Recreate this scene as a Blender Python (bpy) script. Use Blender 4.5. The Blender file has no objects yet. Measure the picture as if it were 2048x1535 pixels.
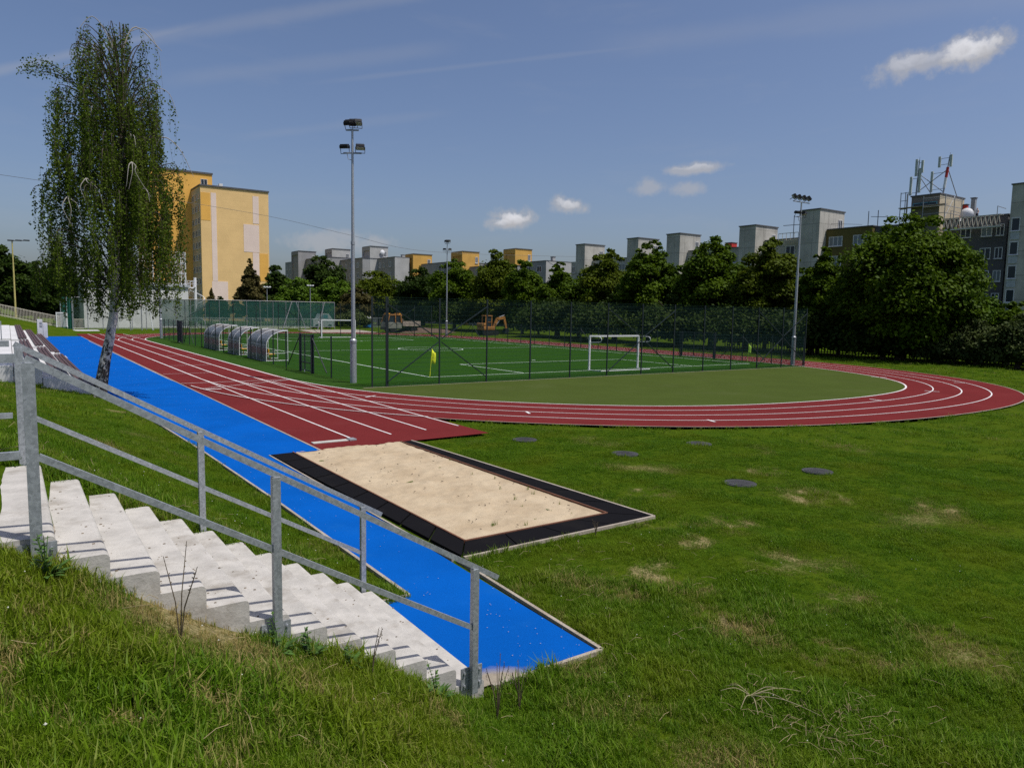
import bpy, math, random
import numpy as np
from mathutils import Vector, Matrix, noise as mnoise
random.seed(7); rng = np.random.default_rng(7)
SC = bpy.context.scene
COL = SC.collection
R = math.radians
PI = math.pi

# ------------------------------------------------------------------ camera solved from the photograph (lane spacing 1.22 m)
F, PITCH, ROLL, YAW, CH = 1447.18, 0.1003, 0.01758, 0.6077, 3.533
IW, IH = 2048, 1535
_cy, _sy = math.cos(YAW), math.sin(YAW)
FW = np.array([_sy*math.cos(PITCH), _cy*math.cos(PITCH), -math.sin(PITCH)])
_r = np.array([_cy, -_sy, 0.0]); _u = np.cross(_r, FW)
RT = math.cos(ROLL)*_r + math.sin(ROLL)*_u
UP = -math.sin(ROLL)*_r + math.cos(ROLL)*_u
CAMP = np.array([0, 0, CH])
def ray(x, y): return (x-IW/2)/F*RT - (y-IH/2)/F*UP + FW
def onZ(x, y, z=0.0):
    d = ray(x, y); return CAMP + (z-CH)/d[2]*d
def onX(x, y, X):
    d = ray(x, y); return CAMP + X/d[0]*d
def onY(x, y, Y):
    d = ray(x, y); return CAMP + Y/d[1]*d
def atD(x, y, D):
    d = ray(x, y); return CAMP + D/math.hypot(d[0], d[1])*d
def camdepth(p): return float((np.array(p)-CAMP) @ FW)
def mpp(p): return camdepth(p)/F            # metres per photo pixel at a point

# ------------------------------------------------------------------ materials
def newmat(name):
    m = bpy.data.materials.new(name); m.use_nodes = True
    nt = m.node_tree; nt.nodes.clear()
    out = nt.nodes.new('ShaderNodeOutputMaterial'); b = nt.nodes.new('ShaderNodeBsdfPrincipled')
    nt.links.new(b.outputs[0], out.inputs[0])
    return m, nt, b, out
def N(nt, t, **kw):
    n = nt.nodes.new(t)
    for k, v in kw.items(): setattr(n, k, v)
    return n
def mathn(nt, op, a, b=None, c=None):
    n = nt.nodes.new('ShaderNodeMath'); n.operation = op
    for i, v in enumerate((a, b, c)):
        if v is None: continue
        if isinstance(v, (int, float)): n.inputs[i].default_value = v
        else: nt.links.new(v, n.inputs[i])
    return n.outputs[0]
def ramp(nt, fac, p0, p1):
    n = nt.nodes.new('ShaderNodeMapRange'); n.inputs[1].default_value = p0; n.inputs[2].default_value = p1
    n.interpolation_type = 'SMOOTHSTEP'
    nt.links.new(fac, n.inputs[0]); return n.outputs[0]
def mix(nt, fac, a, b):
    n = nt.nodes.new('ShaderNodeMix'); n.data_type = 'RGBA'
    if isinstance(fac, (int, float)): n.inputs[0].default_value = fac
    else: nt.links.new(fac, n.inputs[0])
    for s, v in ((6, a), (7, b)):
        if isinstance(v, tuple): n.inputs[s].default_value = (*v, 1)
        else: nt.links.new(v, n.inputs[s])
    return n.outputs[2]
def coords(nt):
    return N(nt, 'ShaderNodeNewGeometry').outputs['Position']
def noise(nt, vec, scale, detail=4, rough=.55, dist=0.0):
    n = nt.nodes.new('ShaderNodeTexNoise'); n.inputs['Scale'].default_value = scale
    n.inputs['Detail'].default_value = detail; n.inputs['Roughness'].default_value = rough
    n.inputs['Distortion'].default_value = dist
    nt.links.new(vec, n.inputs['Vector']); return n.outputs['Fac']
def scalevec(nt, vec, s):
    n = nt.nodes.new('ShaderNodeVectorMath'); n.operation = 'MULTIPLY'; n.inputs[1].default_value = s
    nt.links.new(vec, n.inputs[0]); return n.outputs[0]
def bumpn(nt, h, bsdf, strength=.3, dist=.02):
    n = nt.nodes.new('ShaderNodeBump'); n.inputs['Strength'].default_value = strength; n.inputs['Distance'].default_value = dist
    nt.links.new(h, n.inputs['Height']); nt.links.new(n.outputs[0], bsdf.inputs['Normal'])
def sc3(c, k): return tuple(min(1, v*k) for v in c)
def mat(name, c, rough=.7, metal=0.0, var=.15, scale=3.0, fine=0.0, fscale=60, bump=0.0, spec=.3, stain=None, stain_scale=.5, stain_amt=.5, bscale=None):
    """base colour c varied by two world-space noises, optional stains and bump"""
    m, nt, b, out = newmat(name)
    p = coords(nt)
    col = mix(nt, ramp(nt, noise(nt, p, scale), .3, .7), sc3(c, 1-var), sc3(c, 1+var))
    if fine:
        col = mix(nt, ramp(nt, noise(nt, p, fscale, 2), .35, .65), mix(nt, fine, col, sc3(c, .35)), mix(nt, fine, col, sc3(c, 1.7)))
    if stain:
        s = ramp(nt, noise(nt, p, stain_scale, 6, .65), .5, .72)
        col = mix(nt, mathn(nt, 'MULTIPLY', s, stain_amt), col, stain)
    nt.links.new(col, b.inputs['Base Color'])
    b.inputs['Roughness'].default_value = rough; b.inputs['Metallic'].default_value = metal
    b.inputs['Specular IOR Level'].default_value = spec
    if bump: bumpn(nt, noise(nt, p, bscale or fscale, 3), b, bump)
    return m

M = {}
M['blue'] = mat('blue_rubber', (.002, .086, .375), .95, var=.10, scale=.6, fine=.16, fscale=90, bump=.25, spec=.02, stain=(.008, .105, .38), stain_scale=1.3, stain_amt=.35)
M['red'] = mat('red_rubber', (.138, .021, .021), .95, var=.07, scale=.5, fine=.12, fscale=70, bump=.25, spec=.02, stain=(.165, .036, .034), stain_scale=.6, stain_amt=.35)
M['olive'] = mat('olive_rubber', (.056, .078, .016), .95, var=.06, scale=.4, fine=.12, fscale=60, bump=.2, spec=.02, stain=(.075, .09, .03), stain_scale=.35, stain_amt=.4)
M['white_line'] = mat('white_line_paint', (.72, .69, .66), .75, var=.07, scale=2.5, spec=.2, stain=(.5, .36, .34), stain_scale=3, stain_amt=.4)
M['turf_line'] = mat('turf_line_fibre', (.60, .68, .60), .8, var=.08, scale=2.5, spec=.15)
M['edge'] = mat('concrete_edging', (.35, .30, .24), .85, var=.15, scale=2, fine=.15, fscale=40, bump=.3, stain=(.25, .19, .13), stain_scale=1.5)
M['concrete'] = mat('pale_concrete', (.50, .497, .462), .9, var=.012, scale=1.0, fine=.018, fscale=150, stain=(.45, .42, .37), stain_scale=9, stain_amt=.05, spec=.05)
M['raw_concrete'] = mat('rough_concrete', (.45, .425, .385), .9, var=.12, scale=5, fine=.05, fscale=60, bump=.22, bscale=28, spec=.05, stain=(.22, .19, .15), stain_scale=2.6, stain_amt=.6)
M['stand'] = mat('white_stand_concrete', (.58, .57, .56), .8, var=.08, scale=1.2, stain=(.42, .40, .38), stain_scale=1.5)
M['galv'] = None
M['dark_steel'] = mat('dark_green_steel', (.010, .018, .020), .5, var=.15, spec=.4)
M['anthracite'] = mat('anthracite_steel', (.020, .022, .030), .5, var=.15, spec=.4)
M['wire'] = mat('green_wire', (.012, .040, .036), .55, var=.1, spec=.3)
M['black'] = mat('black_plastic', (.012, .012, .013), .5, var=.2)
M['mat_rubber'] = None
M['tread_dirt'] = mat('tread_dirt', (.37, .315, .245), .95, var=.2, scale=12, fine=.12, fscale=60, spec=.02)
M['brown_slat'] = mat('brown_bench_slat', (.085, .048, .044), .6, var=.25, scale=6, spec=.35)
M['white_paint'] = mat('white_paint', (.72, .72, .72), .5, var=.05)
M['cream'] = mat('cream_paint', (.55, .50, .42), .6, var=.08)
M['yellow_flag'] = mat('yellow_flag', (.75, .80, .03), .6, var=.05)
M['green_flag'] = mat('green_flag', (.30, .50, .05), .6, var=.05)
M['yellow_seat'] = mat('yellow_seat', (.75, .38, .01), .4, var=.05)
M['orange'] = mat('orange_paint', (.36, .165, .04), .5, var=.2, stain=(.25, .12, .05), stain_scale=2)
M['tyre'] = mat('tyre', (.015, .015, .015), .85)
M['dirt'] = mat('bare_dirt', (.13, .085, .06), .95, var=.25, scale=3, fine=.2, bump=.6)
M['lorry_grey'] = mat('lorry_grey', (.22, .225, .18), .6, var=.15)
M['rust'] = mat('truck_bed', (.38, .31, .25), .7, var=.25)
M['toilet_blue'] = mat('blue_plastic', (.03, .16, .42), .45)
M['bark_white'] = None
M['bark'] = mat('bark', (.075, .055, .04), .95, var=.35, scale=8, bump=.5)
M['twig'] = mat('twig', (.075, .06, .045), .9, var=.2)
M['twig_pale'] = mat('pale_twig', (.36, .33, .29), .8, var=.1)
M['roofing'] = mat('roof_edge', (.10, .10, .105), .7)
M['frame_white'] = mat('window_frame', (.62, .62, .62), .5)
M['panel_white'] = mat('white_panel', (.42, .44, .46), .6)
M['manhole'] = mat('manhole_lid', (.05, .05, .052), .8, var=.2, fine=.2, bump=.4)
M['red_paint'] = mat('red_paint', (.5, .04, .03), .5)
M['grey_metal'] = mat('grey_metal', (.3, .31, .32), .5, metal=.3)
M['antenna'] = mat('antenna_panel', (.46, .50, .46), .5)
M['skin'] = mat('skin', (.45, .28, .2), .6)
M['dark_cloth'] = mat('dark_cloth', (.03, .03, .04), .9)
M['white_cloth'] = mat('white_cloth', (.7, .7, .7), .9)

def glass(name, c=(.03, .04, .05)):
    m, nt, b, out = newmat(name)
    b.inputs['Base Color'].default_value = (*c, 1); b.inputs['Roughness'].default_value = .15
    b.inputs['Specular IOR Level'].default_value = .25
    return m
M['pane'] = glass('window_pane'); M['pane_pale'] = glass('window_pane_curtained', (.17, .2, .22))
M['pane_blue'] = glass('blue_pane', (.10, .28, .34)); M['lens'] = glass('lamp_lens', (.5, .5, .5))

def galv():
    m, nt, b, out = newmat('galvanised_steel')
    p = coords(nt)
    v = N(nt, 'ShaderNodeTexVoronoi'); v.inputs['Scale'].default_value = 55
    nt.links.new(p, v.inputs['Vector'])
    vr = ramp(nt, v.outputs['Color'], .1, .9)
    n1 = noise(nt, p, 14, 5)
    c = mix(nt, mathn(nt, 'MULTIPLY', mathn(nt, 'ADD', vr, n1), .5), (.25, .265, .28), (.50, .52, .54))
    streak = ramp(nt, noise(nt, scalevec(nt, p, (30, 30, 2)), 1, 3), .6, .75)
    c = mix(nt, mathn(nt, 'MULTIPLY', streak, .5), c, (.62, .63, .64))
    nt.links.new(c, b.inputs['Base Color'])
    b.inputs['Metallic'].default_value = .55; 
    rr = N(nt, 'ShaderNodeMapRange'); rr.inputs[3].default_value = .38; rr.inputs[4].default_value = .6
    nt.links.new(n1, rr.inputs[0]); nt.links.new(rr.outputs[0], b.inputs['Roughness'])
    bumpn(nt, n1, b, .08)
    return m
M['galv'] = galv()

def rubbermat():
    m, nt, b, out = newmat('black_perforated_mat')
    p = coords(nt)
    v = N(nt, 'ShaderNodeTexVoronoi'); v.inputs['Scale'].default_value = 26; v.inputs['Randomness'].default_value = .05
    nt.links.new(p, v.inputs['Vector'])
    hole = ramp(nt, v.outputs['Distance'], .25, .42)
    n1 = noise(nt, p, 1.5, 5)
    c = mix(nt, hole, (.002, .002, .0025), (.0075, .007, .008))
    c = mix(nt, mathn(nt, 'MULTIPLY', ramp(nt, n1, .5, .75), .35), c, (.018, .016, .014))
    nt.links.new(c, b.inputs['Base Color']); b.inputs['Roughness'].default_value = .9
    b.inputs['Specular IOR Level'].default_value = .06
    bumpn(nt, hole, b, .6, .02)
    return m
M['mat_rubber'] = rubbermat()

def birchbark():
    m, nt, b, out = newmat('birch_bark')
    p = coords(nt)
    n1 = noise(nt, scalevec(nt, p, (5, 5, 3.2)), 1.3, 6, .7, .6)
    sep = N(nt, 'ShaderNodeSeparateXYZ'); nt.links.new(p, sep.inputs[0])
    low = N(nt, 'ShaderNodeMapRange'); low.inputs[1].default_value = 0; low.inputs[2].default_value = 3.2
    low.inputs[3].default_value = .16; low.inputs[4].default_value = -.06
    nt.links.new(sep.outputs[2], low.inputs[0])
    d = ramp(nt, mathn(nt, 'ADD', n1, low.outputs[0]), .50, .60)
    ln = ramp(nt, noise(nt, scalevec(nt, p, (3, 3, 45)), 1, 2), .66, .72)
    c = mix(nt, d, mix(nt, noise(nt, p, 3), (.50, .47, .43), (.62, .56, .50)), (.022, .018, .015))
    c = mix(nt, mathn(nt, 'MULTIPLY', ln, .7), c, (.08, .06, .05))
    nt.links.new(c, b.inputs['Base Color']); b.inputs['Roughness'].default_value = .85
    bumpn(nt, d, b, .5, .05)
    return m
M['bark_white'] = birchbark()

def leafmat(name, c1, c2, c3=None, transl=.25, rough=.55):
    m, nt, b, out = newmat(name)
    a = N(nt, 'ShaderNodeAttribute'); a.attribute_name = 'rnd'
    p = coords(nt)
    f = mathn(nt, 'ADD', mathn(nt, 'MULTIPLY', a.outputs['Fac'], .6), mathn(nt, 'MULTIPLY', ramp(nt, noise(nt, p, .55, 3), .3, .7), .4))
    c = mix(nt, f, c1, c2)
    if c3: c = mix(nt, ramp(nt, a.outputs['Fac'], .88, .97), c, c3)
    nt.links.new(c, b.inputs['Base Color']); b.inputs['Roughness'].default_value = rough
    b.inputs['Specular IOR Level'].default_value = .07
    t = N(nt, 'ShaderNodeBsdfTranslucent'); nt.links.new(c, t.inputs['Color'])
    ms = N(nt, 'ShaderNodeMixShader'); ms.inputs[0].default_value = transl
    nt.links.new(b.outputs[0], ms.inputs[1]); nt.links.new(t.outputs[0], ms.inputs[2]); nt.links.new(ms.outputs[0], out.inputs[0])
    return m
M['leaf_maple'] = leafmat('maple_leaves', (.022, .050, .002), (.098, .155, .006), transl=.3)
M['leaf_olive'] = leafmat('olive_maple_leaves', (.030, .050, .002), (.115, .150, .008), transl=.3)
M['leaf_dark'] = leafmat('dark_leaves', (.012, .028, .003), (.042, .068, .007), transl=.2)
M['leaf_light'] = leafmat('fresh_leaves', (.036, .078, .005), (.105, .175, .012))
M['leaf_brown'] = leafmat('bronze_leaves', (.050, .045, .014), (.10, .085, .025))
M['leaf_grey'] = leafmat('grey_shrub_leaves', (.034, .050, .014), (.078, .102, .026), transl=.2)
M['leaf_birch'] = leafmat('birch_leaves', (.036, .070, .006), (.135, .190, .016), transl=.35, rough=.5)

def stone_facade(name, c, joint=.72, pw=3.0, ph=2.8, var=.10, streak=.25):
    """panel building skin: large panel joints and rain streaks"""
    m, nt, b, out = newmat(name)
    p = coords(nt)
    sep = N(nt, 'ShaderNodeSeparateXYZ'); nt.links.new(p, sep.inputs[0])
    zf = mathn(nt, 'PINGPONG', mathn(nt, 'SUBTRACT', sep.outputs[2], .3), ph/2)
    hf = mathn(nt, 'PINGPONG', mathn(nt, 'ADD', sep.outputs[1], sep.outputs[0]), pw/2)
    j = mathn(nt, 'MAXIMUM', mathn(nt, 'LESS_THAN', zf, .05), mathn(nt, 'LESS_THAN', hf, .045))
    n1 = noise(nt, p, .35, 5, .6); n2 = noise(nt, scalevec(nt, p, (1.6, 1.6, .12)), 1, 4)
    col = mix(nt, ramp(nt, n1, .3, .7), sc3(c, 1-var), sc3(c, 1+var))
    col = mix(nt, mathn(nt, 'MULTIPLY', ramp(nt, n2, .5, .75), streak), col, sc3(c, .55))
    col = mix(nt, mathn(nt, 'MULTIPLY', j, 1-joint), col, sc3(c, .3))
    nt.links.new(col, b.inputs['Base Color']); b.inputs['Roughness'].default_value = .85
    b.inputs['Specular IOR Level'].default_value = .15
    return m
M['grey_facade'] = stone_facade('grey_panel_facade', (.30, .30, .30), .85, streak=.12)
M['pale_facade'] = stone_facade('pale_grey_facade', (.42, .415, .40), .9, streak=.1)
M['raw_facade'] = stone_facade('raw_concrete_facade', (.44, .42, .37), .55, var=.16, streak=.45)
M['ochre_facade'] = stone_facade('ochre_facade', (.62, .36, .09), .95, streak=.08)
M['olive_facade'] = stone_facade('olive_brown_facade', (.13, .105, .035), .9, streak=.1)
M['slate_facade'] = stone_facade('slate_facade', (.115, .11, .115), .9, streak=.08)
M['taupe_facade'] = stone_facade('taupe_facade', (.17, .15, .13), .9, streak=.1)
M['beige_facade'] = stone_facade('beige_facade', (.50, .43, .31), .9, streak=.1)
M['gym'] = mat('gym_render', (.64, .63, .60), .9, var=.06, scale=.4, stain=(.38, .37, .35), stain_scale=.3)
M['brick_yellow'] = stone_facade('yellow_cladding', (.80, .54, .24), .93, pw=60, ph=1.4, var=.05, streak=.05)
M['brick_gold'] = stone_facade('gold_cladding', (.80, .44, .10), .93, pw=60, ph=1.4, var=.05, streak=.05)
M['brick_pink'] = stone_facade('pale_pink_cladding', (.80, .64, .55), .95, pw=60, ph=1.4, var=.04, streak=.05)

def poly_shell():
    m, nt, b, out = newmat('smoked_polycarbonate')
    p = coords(nt)
    sep = N(nt, 'ShaderNodeSeparateXYZ'); nt.links.new(p, sep.inputs[0])
    rib = mathn(nt, 'LESS_THAN', mathn(nt, 'PINGPONG', sep.outputs[1], .06), .012)
    c = mix(nt, mathn(nt, 'MULTIPLY', rib, .5), (.26, .265, .28), (.13, .13, .14))
    nt.links.new(c, b.inputs['Base Color']); b.inputs['Roughness'].default_value = .25
    t = N(nt, 'ShaderNodeBsdfTransparent'); t.inputs[0].default_value = (.75, .75, .75, 1)
    ms = N(nt, 'ShaderNodeMixShader'); ms.inputs[0].default_value = .3
    nt.links.new(b.outputs[0], ms.inputs[1]); nt.links.new(t.outputs[0], ms.inputs[2]); nt.links.new(ms.outputs[0], out.inputs[0])
    return m
M['poly'] = poly_shell()
M['poly_red'] = mat('red_tinted_strip', (.28, .14, .14), .4, var=.1)
def netmat(name, c, op):
    m, nt, b, out = newmat(name)
    p = coords(nt)
    b.inputs['Base Color'].default_value = (*c, 1); b.inputs['Roughness'].default_value = .8
    t = N(nt, 'ShaderNodeBsdfTransparent')
    n1 = N(nt, 'ShaderNodeMapRange'); n1.inputs[1].default_value = .3; n1.inputs[2].default_value = .7
    n1.inputs[3].default_value = op*.85; n1.inputs[4].default_value = op*1.15
    nt.links.new(noise(nt, p, .6, 3), n1.inputs[0])
    ms = N(nt, 'ShaderNodeMixShader'); nt.links.new(n1.outputs[0], ms.inputs[0])
    nt.links.new(t.outputs[0], ms.inputs[1]); nt.links.new(b.outputs[0], ms.inputs[2]); nt.links.new(ms.outputs[0], out.inputs[0])
    return m
M['green_net'] = netmat('green_windscreen_net', (.010, .085, .062), .47)
M['green_sheet'] = netmat('green_sheet', (.008, .12, .085), .92)
M['black_sheet'] = netmat('black_sheet', (.010, .010, .013), .93)
M['white_net'] = netmat('white_net', (.6, .6, .6), .35)
M['faint_net'] = netmat('faint_green_net', (.08, .16, .12), .09)

# ------------------------------------------------------------------ mesh builder
class MB:
    def __init__(s, origin=(0, 0, 0)):
        s.v = []; s.f = []; s.m = []; s.o = Vector(origin)
    def add(s, vs, fs, mi=0):
        b = len(s.v); s.v += [Vector(v) for v in vs]
        for f in fs: s.f.append([b+i for i in f]); s.m.append(mi)
    def box(s, a, b, mi=0):
        (x0, y0, z0), (x1, y1, z1) = a, b
        s.add([(x0,y0,z0),(x1,y0,z0),(x1,y1,z0),(x0,y1,z0),(x0,y0,z1),(x1,y0,z1),(x1,y1,z1),(x0,y1,z1)],
              [(0,3,2,1),(4,5,6,7),(0,1,5,4),(1,2,6,5),(2,3,7,6),(3,0,4,7)], mi)
    def bbox(s, a, b, c=.01, mi=0, seg=2):
        """box with bevelled edges"""
        import bmesh
        bm = bmesh.new(); bmesh.ops.create_cube(bm, size=1)
        A, B = Vector(a), Vector(b)
        for v in bm.verts: v.co = Vector((A[i]+(B[i]-A[i])*(v.co[i]+.5) for i in range(3)))
        bmesh.ops.bevel(bm, geom=list(bm.edges), offset=c, segments=seg, affect='EDGES', profile=.5)
        bm.verts.index_update()
        s.add([v.co.copy() for v in bm.verts], [[v.index for v in f.verts] for f in bm.faces], mi); bm.free()
    def bar(s, p, q, w, h, mi=0, up=(0, 0, 1)):
        p, q = Vector(p), Vector(q); d = (q-p).normalized(); u = Vector(up)
        if abs(d.dot(u)) > .98: u = Vector((1, 0, 0))
        x = d.cross(u).normalized()*w/2; y = x.cross(d).normalized()*h/2
        s.add([p-x-y, p+x-y, p+x+y, p-x+y, q-x-y, q+x-y, q+x+y, q-x+y],
              [(0,1,2,3),(7,6,5,4),(0,4,5,1),(1,5,6,2),(2,6,7,3),(3,7,4,0)], mi)
    def tube(s, pts, rad, n=8, mi=0, caps=True):
        pts = [Vector(p) for p in pts]
        if not hasattr(rad, '__len__'): rad = [rad]*len(pts)
        b = len(s.v); ref = None
        for i, p in enumerate(pts):
            d = (pts[min(i+1, len(pts)-1)]-pts[max(i-1, 0)]).normalized()
            if ref is None: ref = Vector((1, 0, 0)) if abs(d.x) < .9 else Vector((0, 1, 0))
            x = (ref - d*ref.dot(d)).normalized(); ref = x; y = d.cross(x)
            for k in range(n):
                a = 2*PI*k/n; s.v.append(p+(x*math.cos(a)+y*math.sin(a))*rad[i])
        for i in range(len(pts)-1):
            for k in range(n):
                k2 = (k+1) % n
                s.f.append([b+i*n+k, b+i*n+k2, b+(i+1)*n+k2, b+(i+1)*n+k]); s.m.append(mi)
        if caps:
            s.f.append([b+k for k in range(n)][::-1]); s.m.append(mi)
            s.f.append([b+(len(pts)-1)*n+k for k in range(n)]); s.m.append(mi)
    def prism(s, poly, z0, z1, mi=0):
        n = len(poly)
        s.add([(x, y, z0) for x, y in poly]+[(x, y, z1) for x, y in poly],
              [list(range(n))[::-1], list(range(n, 2*n))]+[(i, (i+1) % n, n+(i+1) % n, n+i) for i in range(n)], mi)
    def build(s, name, mats, parent=None, smooth=False):
        me = bpy.data.meshes.new(name)
        o0 = s.o if parent is None else Vector(parent.get('_o', (0, 0, 0)))
        me.from_pydata([v-o0 for v in s.v], [], s.f)
        if not isinstance(mats, (list, tuple)): mats = [mats]
        for m in mats: me.materials.append(m)
        me.polygons.foreach_set('material_index', s.m)
        if smooth:
            me.polygons.foreach_set('use_smooth', [True]*len(me.polygons)); 
            try: me.set_sharp_from_angle(angle=R(40))
            except Exception: pass
        me.update()
        ob = bpy.data.objects.new(name, me); COL.objects.link(ob)
        if parent is not None:
            ob.parent = parent; ob['_o'] = tuple(o0)
        else: ob.location = o0
        return ob
def tag(o, label, cat, group=None):
    o['label'] = label; o['category'] = cat
    if group: o['group'] = group
    return o
def thing(name, label, cat, loc=(0, 0, 0), group=None, rz=0):
    o = bpy.data.objects.new(name, None); COL.objects.link(o)
    o.location = loc; o.rotation_euler = (0, 0, rz); o.empty_display_size = .2
    o['_o'] = (0.0, 0.0, 0.0) if rz else tuple(float(x) for x in loc)
    return tag(o, label, cat, group)
def struct(o, kind='structure'):
    o['kind'] = kind; return o
def copy_tree(o, loc, label=None, rz=None, parent=None):
    c = o.copy(); COL.objects.link(c)
    if parent is not None: c.parent = parent
    else:
        c.location = loc
        if rz is not None: c.rotation_euler = (0, 0, rz)
    if label: c['label'] = label
    for ch in list(o.children): copy_tree(ch, None, parent=c)
    return c
def npmesh(name, verts, faces4, mats, rnd=None, parent=None, origin=None, mat_idx=None):
    """quads from numpy arrays; rnd = one value per vertex"""
    me = bpy.data.meshes.new(name)
    if origin is not None: verts = verts-np.array(origin)
    nv, nf, k = len(verts), len(faces4), faces4.shape[1]
    me.vertices.add(nv); me.vertices.foreach_set('co', verts.astype(np.float32).ravel())
    me.loops.add(nf*k); me.loops.foreach_set('vertex_index', faces4.astype(np.int32).ravel())
    me.polygons.add(nf); me.polygons.foreach_set('loop_start', np.arange(0, nf*k, k, dtype=np.int32))
    if rnd is not None:
        a = me.attributes.new('rnd', 'FLOAT', 'POINT'); a.data.foreach_set('value', rnd.astype(np.float32))
    for m in (mats if isinstance(mats, (list, tuple)) else [mats]): me.materials.append(m)
    if mat_idx is not None: me.polygons.foreach_set('material_index', mat_idx)
    me.update(calc_edges=True); me.validate()
    ob = bpy.data.objects.new(name, me); COL.objects.link(ob)
    if parent is not None: ob.parent = parent
    return ob

# ------------------------------------------------------------------ track geometry
def catmull(P, n=10):
    P = [np.array(p, float) for p in P]; out = []
    for i in range(len(P)-1):
        p0, p1, p2, p3 = P[max(i-1, 0)], P[i], P[i+1], P[min(i+2, len(P)-1)]
        for t in np.linspace(0, 1, n, endpoint=False):
            out.append(.5*((2*p1)+(-p0+p2)*t+(2*p0-5*p1+4*p2-p3)*t*t+(-p0+3*p1-3*p2+p3)*t**3))
    out.append(P[-1]); return np.array(out)
XI = 11.21; YM = 57.97
curve = catmull([(XI, 44), (XI, 40.5), (11.23, 37), (11.42, 34), (11.85, 31.3), (12.65, 28.6), (13.9, 25.9), (15.55, 23.5), (17.7, 21.35), (20.3, 19.5), (23.3, 18.25), (26.7, 17.6),
                 (30.1, 17.4), (33.8, 17.65), (37.4, 18.65), (40.8, 20.9), (43.4, 24.3), (45.3, 28.2), (46.5, 32), (47.0, 36), (47.1, 40), (47.1, 44)], 9)
for _ in range(12):
    curve[1:-1] = .25*curve[:-2]+.5*curve[1:-1]+.25*curve[2:]
far_curve = curve[::-1].copy(); far_curve[:, 1] = 2*YM-far_curve[:, 1]
loop_in = np.vstack([curve, far_curve])          # anticlockwise seen from above
def offset(Lp, d):
    nx = np.roll(Lp, -1, 0); pv = np.roll(Lp, 1, 0); t = nx-pv; t /= np.linalg.norm(t, axis=1)[:, None]
    nrm = np.stack([t[:, 1], -t[:, 0]], 1); return Lp+nrm*d
def ribbon(a, b, z, closed=True):
    n = len(a); mb = MB()
    mb.v = [Vector((*p, z)) for p in a]+[Vector((*p, z)) for p in b]
    for i in range(n if closed else n-1):
        j = (i+1) % n; mb.f.append([n+i, n+j, j, i]); mb.m.append(0)
    return mb
def flat(polys, z, name, m, kind='structure'):
    mb = MB()
    for poly in polys: mb.add([(x, y, z) for x, y in poly], [list(range(len(poly)))])
    o = mb.build(name, m); 
    if kind: o['kind'] = kind
    return o
def seg(p, q, w):
    p, q = np.array(p, float), np.array(q, float); d = (q-p)/np.linalg.norm(q-p); n = np.array([-d[1], d[0]])*w/2
    return [tuple(p-n), tuple(q-n), tuple(q+n), tuple(p+n)]
W_OUT = 4.98
outer = offset(loop_in, W_OUT)

# ------------------------------------------------------------------ terrain
def lerp(a, b, t): return a+(b-a)*min(1, max(0, t))
def toe(y):
    if y < 7.2: return lerp(3.40, 3.52, (y-5.2)/2.2) if y > 5.2 else lerp(3.12, 3.40, (y-3.5)/1.4)
    if y < 92: return lerp(3.52, 3.35, (y-8)/12) if y < 30 else 3.0
    return lerp(3.2, 7.2, (y-92)/9)
def slope(y): return lerp(.585, .24, (y-9)/16)
def terr(x, y):
    t = toe(y)
    if 31.0 < y < 89.5:                 # cut away under the stand
        h = max(0.0, t-2.75-x+2.0)*.20 if x < 2 else 0.0
        h = max(0, (1.6-x))*.34
    else:
        h = max(0.0, t-x)*slope(y)
    if 4.75 < y < 5.6 and .3 < x < 1.75: h -= .08*min(1, (y-4.75)/.35)*math.sin((x-.3)/1.45*PI)
    lim = 2.15
    if h > lim: h = lim+(h-lim)*.12
    if 88 < y: h = min(h, 5)
    far = max(0, (math.hypot(x, y)-150)/200)
    und = 0.0
    if x < t-.05 or (x > 9 and y < 22): und = .03*mnoise.noise(Vector((x*.9, y*.9, 0)))+.05*mnoise.noise(Vector((x*.25, y*.25, 3)))
    if x > t-.05 and x > 3: und -= .05 if und else 0
    return h+und-.03
DRY = [tuple(onZ(*q)[:2])+(r,) for q, r in [((1300,1140),.5),((1350,1170),.45),((1500,1260),.40),((1440,1235),.35),((1650,1300),.3),((1250,1185),.3),((1390,1080),.4),((1620,985),.8),((1530,935),.5),
       ((1290,1040),.5),((1700,1190),.35),((1560,1120),.5),((1850,1000),.5),((1450,1040),.6),((1760,1330),.25),((1300,980),.5)]]
DRYS = [(-.05, 3.9, .2), (.62, 5.16, .14), (.9, 5.18, .17), (1.2, 5.2, .15), (.25, 3.6, .2), (1.5, 4.3, .2), (.1, 4.4, .18), (2.1, 4.5, .12), (4.5, 5.25, .2), (.75, 4.0, .18), (5.15, 6.3, .15), (5.25, 7.2, .18)]
def dryness(x, y):
    d = 0.0
    for cx, cy, r in DRY+DRYS:
        q = math.hypot(x-cx, y-cy)/r
        if q < 1.6: d = max(d, 1.15-q*.8)
    n = mnoise.fractal(Vector((x*.55, y*.55, 5)), 1, 2, 4)
    n2 = mnoise.noise(Vector((x*2.5, y*2.5, 1)))
    n3 = mnoise.noise(Vector((x*6.5, y*6.5, 4)))
    if x < 3.2 and y < 30: d = max(d, .10+.35*mnoise.noise(Vector((x*1.7, y*1.7, 8))))
    return min(1, max(0, d*(.5+1.1*n2+1.1*n3)+max(0, n-.24)*.9))

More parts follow.
